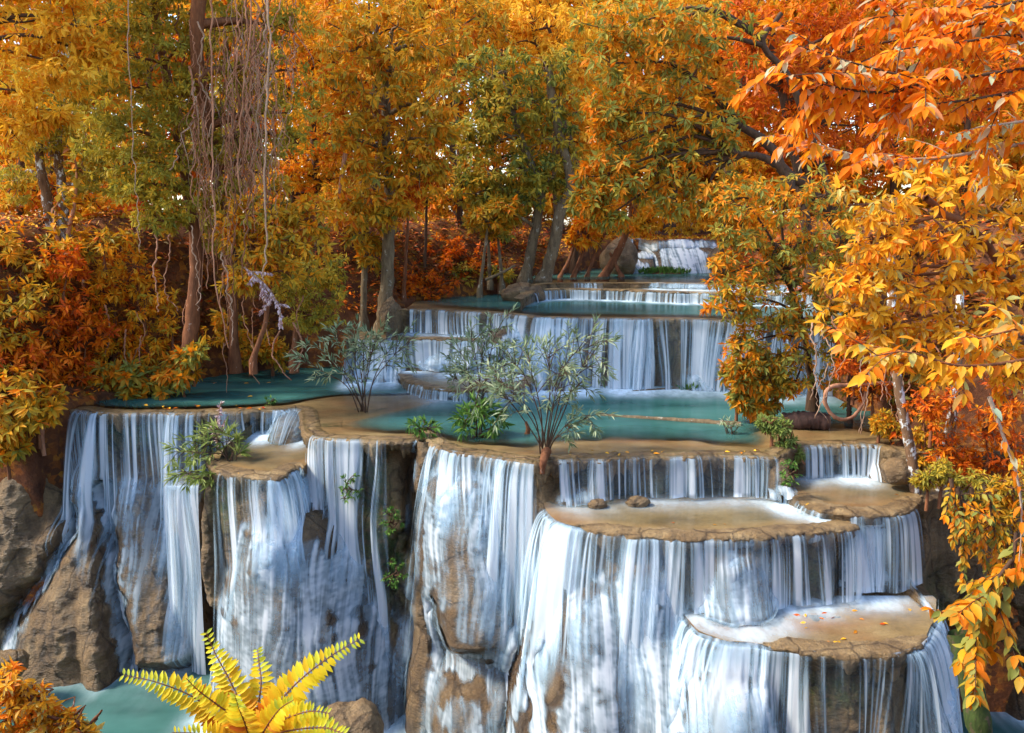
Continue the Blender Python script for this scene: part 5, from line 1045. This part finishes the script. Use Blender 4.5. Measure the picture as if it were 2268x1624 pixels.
# ------------------------------------------------------------------ rocks, logs, islets
def lump_rock(name, label, u, v, y, rx, ry, rz, seed, mat='rock', cat='rock', zc=None):
    rg = np.random.RandomState(seed); c = at_y(u, v, y); n, m = 28, 44
    th = np.linspace(0.02, PI-.02, n)[:, None]; ph = np.linspace(0, 2*PI, m)[None]
    d = np.stack([np.sin(th)*np.cos(ph), np.sin(th)*np.sin(ph), np.cos(th)*np.ones_like(ph)], -1)
    r = 0.75+0.5*fbm(d[..., 0]*1.6+seed, d[..., 2]*1.6+d[..., 1], seed, 4)+0.12*(fbm(d[..., 0]*5+d[..., 1]*3, d[..., 2]*6, seed+3, 3)-.5)
    w = sstep(0, 0.12, np.minimum(ph, 2*PI-ph))*np.ones_like(th); r = r*w+r[:, :1]*(1-w)
    V = c+d*r[..., None]*np.array([rx, ry, rz]); o = mk(name, V.reshape(-1, 3), gridfaces(n, m)[:, ::-1], M[mat], attrs={'moss': np.full(n*m, 0.0)}); return tag(o, label, cat)
lump_rock('boulder', 'brown boulder in the white water at the bottom edge', 778, 1612, 16.0, .62, .6, .55, 1)
lump_rock('boulder', 'small wet stone below the left lobe at the left edge', 15, 1470, 18.6, .5, .4, .35, 2)
lump_rock('boulder', 'rounded dark boulder beside the far waterfall', 1372, 575, 36.2, .75, .6, .85, 3)
lump_rock('boulder', 'wet brown rock at the left end of the third terrace', 1158, 655, 30.6, .75, .7, .42, 11)
lump_rock('boulder', 'dark rock at the foot of the thick pale trunk', 866, 712, 27.7, .42, .5, .75, 12)
lump_rock('boulder', 'pale stone right of the far waterfall', 1592, 575, 37, .5, .5, .55, 4)
lump_rock('boulder', 'brown rock at the right end of the small curtain', 1985, 1045, 17.6, .30, .3, .28, 5)
lump_rock('boulder', 'wet stone in the white water under the upper right curtain', 1322, 1118, 17.0, .20, .16, .13, 6)
lump_rock('boulder', 'second wet stone in the white water, nearer the splash', 1412, 1113, 17.1, .24, .18, .13, 7)
def islet(label, u, v, z, rx, ry, seed):
    c = at_z(u, v, z); rg = np.random.RandomState(seed); root = tag(empty('grassy_islet', c), label, 'islet'); n, m = 8, 30
    t = np.linspace(0, 1, n)[:, None]; ph = np.linspace(0, 2*PI, m)[None]; V = np.stack([c[0]+rx*t*np.cos(ph), c[1]+ry*t*np.sin(ph), c[2]+.14*(1-t**2)+0*ph-.03], -1)
    mk('turf', V.reshape(-1, 3), gridfaces(n, m)[:, ::-1], M['soil'], root)
    k = 500; r = np.sqrt(rg.rand(k)); a = rg.rand(k)*6.28; P = np.stack([c[0]+rx*r*np.cos(a), c[1]+ry*r*np.sin(a), c[2]+.10*(1-r**2)], -1); D = rg.randn(k, 3)*.5+np.array([0, 0, 1]); L = .14+.16*rg.rand(k)
    V, F, T = leaf_arrays(P, D, rg.randn(k, 3), L, L*.3, rg.rand(k)); tag(mk('grass', V, F, LM['green'], root, attrs={'tint': T}), kind='stuff'); return root
islet('low green islet in front of the far waterfall', 1470, 606, 2.62, 1.15, .5, 8)
islet('mossy green islet at the right foot of the second terrace', 1548, 862, 0.0, .55, .3, 9)
def log(label, pts, r0, r1, mat, seed, name='log'):
    rg = np.random.RandomState(seed); P = smooth_path([np.array(p) for p in pts], 24); bf = Buf(); bf.tube(P, np.linspace(r0, r1, 24)*(1+.15*(rg.rand(24)-.5)), 12, .12, rg); return tag(bf.mk(name, M[mat]), label, 'log')
a, b = at_z(1735, 948, 0), at_z(1832, 950, 0); log('dark broken log lying at the right shore of the pool', [a+[0, .1, .12], (a+b)/2+[0, 0, .2], b+[0, 0, .14]], .24, .20, 'log', 1)
a, b = at_z(1330, 921, 0), at_z(1640, 943, 0); log('long thin log lying just under the pool surface', [a+[0, 0, .0], (a+b)/2+[0, 0, .015], b+[0, 0, .01]], .05, .09, 'bark_grey', 2, 'sunken_log')
a, b = at_z(1400, 867, 0), at_z(1560, 860, 0); log('thin branch floating at the foot of the second terrace', [a, (a+b)/2+[0, .05, .02], b+[0, 0, .03]], .03, .05, 'bark_grey', 3, 'floating_branch')
a = at_z(190, 880, 0.05); log('pale curved root lying over the left end of the lip', [a+[.1, 0, .1], at_y(150, 890, 22.4), at_y(115, 915, 22), at_y(98, 955, 21.7)], .13, .08, 'vine_pale', 4, 'root')
log('brown root stub hanging off the left end of the lip', [at_y(92, 930, 21.6), at_y(92, 970, 21.3), at_y(98, 1010, 21.2)], .09, .05, 'vine', 5, 'root')
log('gnarled red root tangle on the bare rib, below the spreading shrub', [at_y(1210, 1000, 17.5), at_y(1203, 1020, 17.15), at_y(1200, 1050, 17.1)], .10, .05, 'bark_red', 6, 'root')
a = at_z(1166, 962, 0); log('red forked stump in the shallows behind the spreading shrub', [a+[0, 0, -.05], a+[.03, 0, .12], a+[-.02, 0, .30]], .07, .03, 'bark_red', 7, 'stump')
log('mossy fallen trunk leaning at the dark right flank', [at_y(2120, 1400, 13.2), at_y(2150, 1520, 13.0), at_y(2180, 1680, 12.8)], .16, .2, 'moss', 8, 'mossy_trunk')
log('fallen grey stem slanting across the far bank', [at_y(1075, 620, 31.8), at_y(1110, 605, 31.8), at_y(1140, 588, 32)], .06, .04, 'bark_grey', 9, 'stem_log')
# ------------------------------------------------------------------ fallen leaves
def fallen(label, pts, z, group, px=10, mat='litter', seed=0):
    rg = np.random.RandomState(seed)
    for (u, v) in pts:
        c = at_z(u, v, z); a = rg.rand()*6.28; L = px*c[1]/FPX*(.8+.6*rg.rand())
        V, F, T = leaf_arrays(np.array([c+[0, 0, .03]]), np.array([[math.cos(a), math.sin(a), .08]]), np.array([[rg.randn()*.3, rg.randn()*.3, 1]]), [L], [L*.42], [rg.rand()*.9], T_FINE)
        tag(mk('fallen_leaf', V, F, LM[mat], attrs={'tint': T}), label, 'leaf', group)
rg = np.random.RandomState(31)
fallen('fallen red or orange leaf lying on the wet bottom ledge at the right', [(rg.uniform(1760, 2040), rg.uniform(1352, 1432)) for k in range(18)], -2.4, 'leaves fallen on the bottom ledge', 14, seed=1)
fallen('fallen leaf caught on the rim of the long brown shelf', [(u, 1184-abs(u-1560)*.012+rg.uniform(-22, 0)) for u in rg.uniform(1310, 1880, 12)], -.95, 'leaves fallen on the long shelf', 10, seed=2)
fallen('fallen leaf on the rim of the right side pool', [(u, v) for u, v in [(1796, 1120), (1815, 1121), (1880, 1132), (1840, 1128), (1960, 1132), (2010, 1124), (1990, 1100)]], -.75, 'leaves fallen on the side pool', 13, seed=3)
fallen('fallen leaf on the left lip of the turquoise pool', [(u, 909+rg.uniform(-8, 3)) for u in rg.uniform(180, 640, 14)], 0, 'leaves fallen on the left lip', 11, seed=4)
fallen('fallen leaf on the edge of the small left ledge', [(u, 1050+rg.uniform(-6, 4)) for u in rg.uniform(490, 640, 9)], -.65, 'leaves fallen on the small ledge', 11, seed=5)
fallen('fallen leaf on the right half of the pool lip', [(u, 1006+rg.uniform(-5, 3)) for u in rg.uniform(1230, 1690, 16)], 0, 'leaves fallen on the right lip', 12, seed=6)
fallen('orange leaf drifting on the turquoise pool', [(540, 852), (600, 850), (480, 850), (430, 900), (560, 880)], 0, 'leaves drifting on the pool', 9, seed=7)
# ivy and seedlings over the banks
def undergrowth():
    rg = np.random.RandomState(88); n = 26000; x = rg.uniform(-22, 18, n); y = rg.uniform(16.5, 42, n)
    dl = bank_left(y)-x; dr = x-bank_right(y); ok = ((dl > .2) & (dl < 8)) | ((dr > .2) & (dr < 7)); x, y, dl, dr = x[ok], y[ok], dl[ok], dr[ok]; z = ground_z(x, y)
    pat = fbm(x*.5, y*.5, 89, 4)+rg.rand(len(x))*.12; ok = (pat > .45) & (z > -.5) & ((z < 4.2) | (rg.rand(len(x)) < .15)); x, y, z = x[ok], y[ok], z[ok]; n = len(x); k = 7
    h = rg.uniform(.05, .75, n)**1.5; c = np.stack([x, y, z+h], -1); a = rg.rand(n, k)*6.28
    D = np.stack([np.cos(a), np.sin(a)-.2, rg.uniform(-.6, .5, (n, k))], -1); P = c[:, None]+D*.05; U = np.array([0, -.3, 1])+rg.randn(n, k, 3)*.4
    L = (rg.uniform(.14, .30, n)[:, None]*rg.uniform(.7, 1.2, (n, k))).ravel(); T = np.clip(np.repeat(fbm(x*.4+9, y*.4, 90, 2)*1.4-.2, k)+rg.randn(n*k)*.22, 0, 1)
    V, F, T = leaf_arrays(P.reshape(-1, 3), D.reshape(-1, 3), U.reshape(-1, 3), L, L*.36, T)
    tag(mk('undergrowth', V, F, LM['under'], attrs={'tint': T}, smooth=False), kind='stuff')
undergrowth()
# leaf litter and fine plants covering the banks
def litter():
    rg = np.random.RandomState(77); n = 60000; x = rg.uniform(-24, 20, n); y = rg.uniform(18, 46, n); z = ground_z(x, y)
    inb = ((x < bank_left(y)-.3) | (x > bank_right(y)+.3) | (y > 40.5)) & (z > -0.2); x, y, z = x[inb], y[inb], z[inb]; n = len(x)
    D = rg.randn(n, 3)*np.array([1, 1, .5]); L = rg.uniform(.08, .22, n)
    V, F, T = leaf_arrays(np.stack([x, y, z+.03], -1), D, np.array([0, -.3, 1])+rg.randn(n, 3)*.5, L, L*.45, rg.rand(n))
    tag(mk('leaf_litter', V, F, LM['litter'], attrs={'tint': T}, smooth=False), kind='stuff')
litter()
print('LEAVES', STAT)
# ------------------------------------------------------------------ light
w = bpy.data.worlds.new('World'); sc.world = w; w.use_nodes = True
nt = w.node_tree; bg = nt.nodes['Background']
sky = nt.nodes.new('ShaderNodeTexSky'); sky.sky_type = 'NISHITA'; sky.sun_disc = False
SUN_EL, SUN_AZ = math.radians(46), math.radians(-95)      # azimuth measured from +Y towards +X
sky.sun_elevation = SUN_EL; sky.sun_rotation = SUN_AZ
nt.links.new(sky.outputs[0], bg.inputs['Color']); bg.inputs['Strength'].default_value = 0.15
sd = bpy.data.lights.new('sun', 'SUN'); sd.energy = 2.0; sd.angle = math.radians(12); sd.color = (1.0, 0.90, 0.74)
so = bpy.data.objects.new('sun', sd); COL.objects.link(so)
from mathutils import Vector
dirv = Vector((math.sin(SUN_AZ)*math.cos(SUN_EL), math.cos(SUN_AZ)*math.cos(SUN_EL), math.sin(SUN_EL)))
so.rotation_euler = (-dirv).to_track_quat('-Z', 'Y').to_euler(); so.location = (0, 0, 30)
sc.view_settings.view_transform = 'Standard'; sc.view_settings.look = 'None'; sc.view_settings.gamma = 1
sc.view_settings.exposure = 1.7
sc.render.engine = 'CYCLES'
cy = sc.cycles; cy.max_bounces = 6; cy.diffuse_bounces = 2; cy.glossy_bounces = 2; cy.transmission_bounces = 4; cy.transparent_max_bounces = 12
cy.use_denoising = True; cy.sample_clamp_indirect = 6
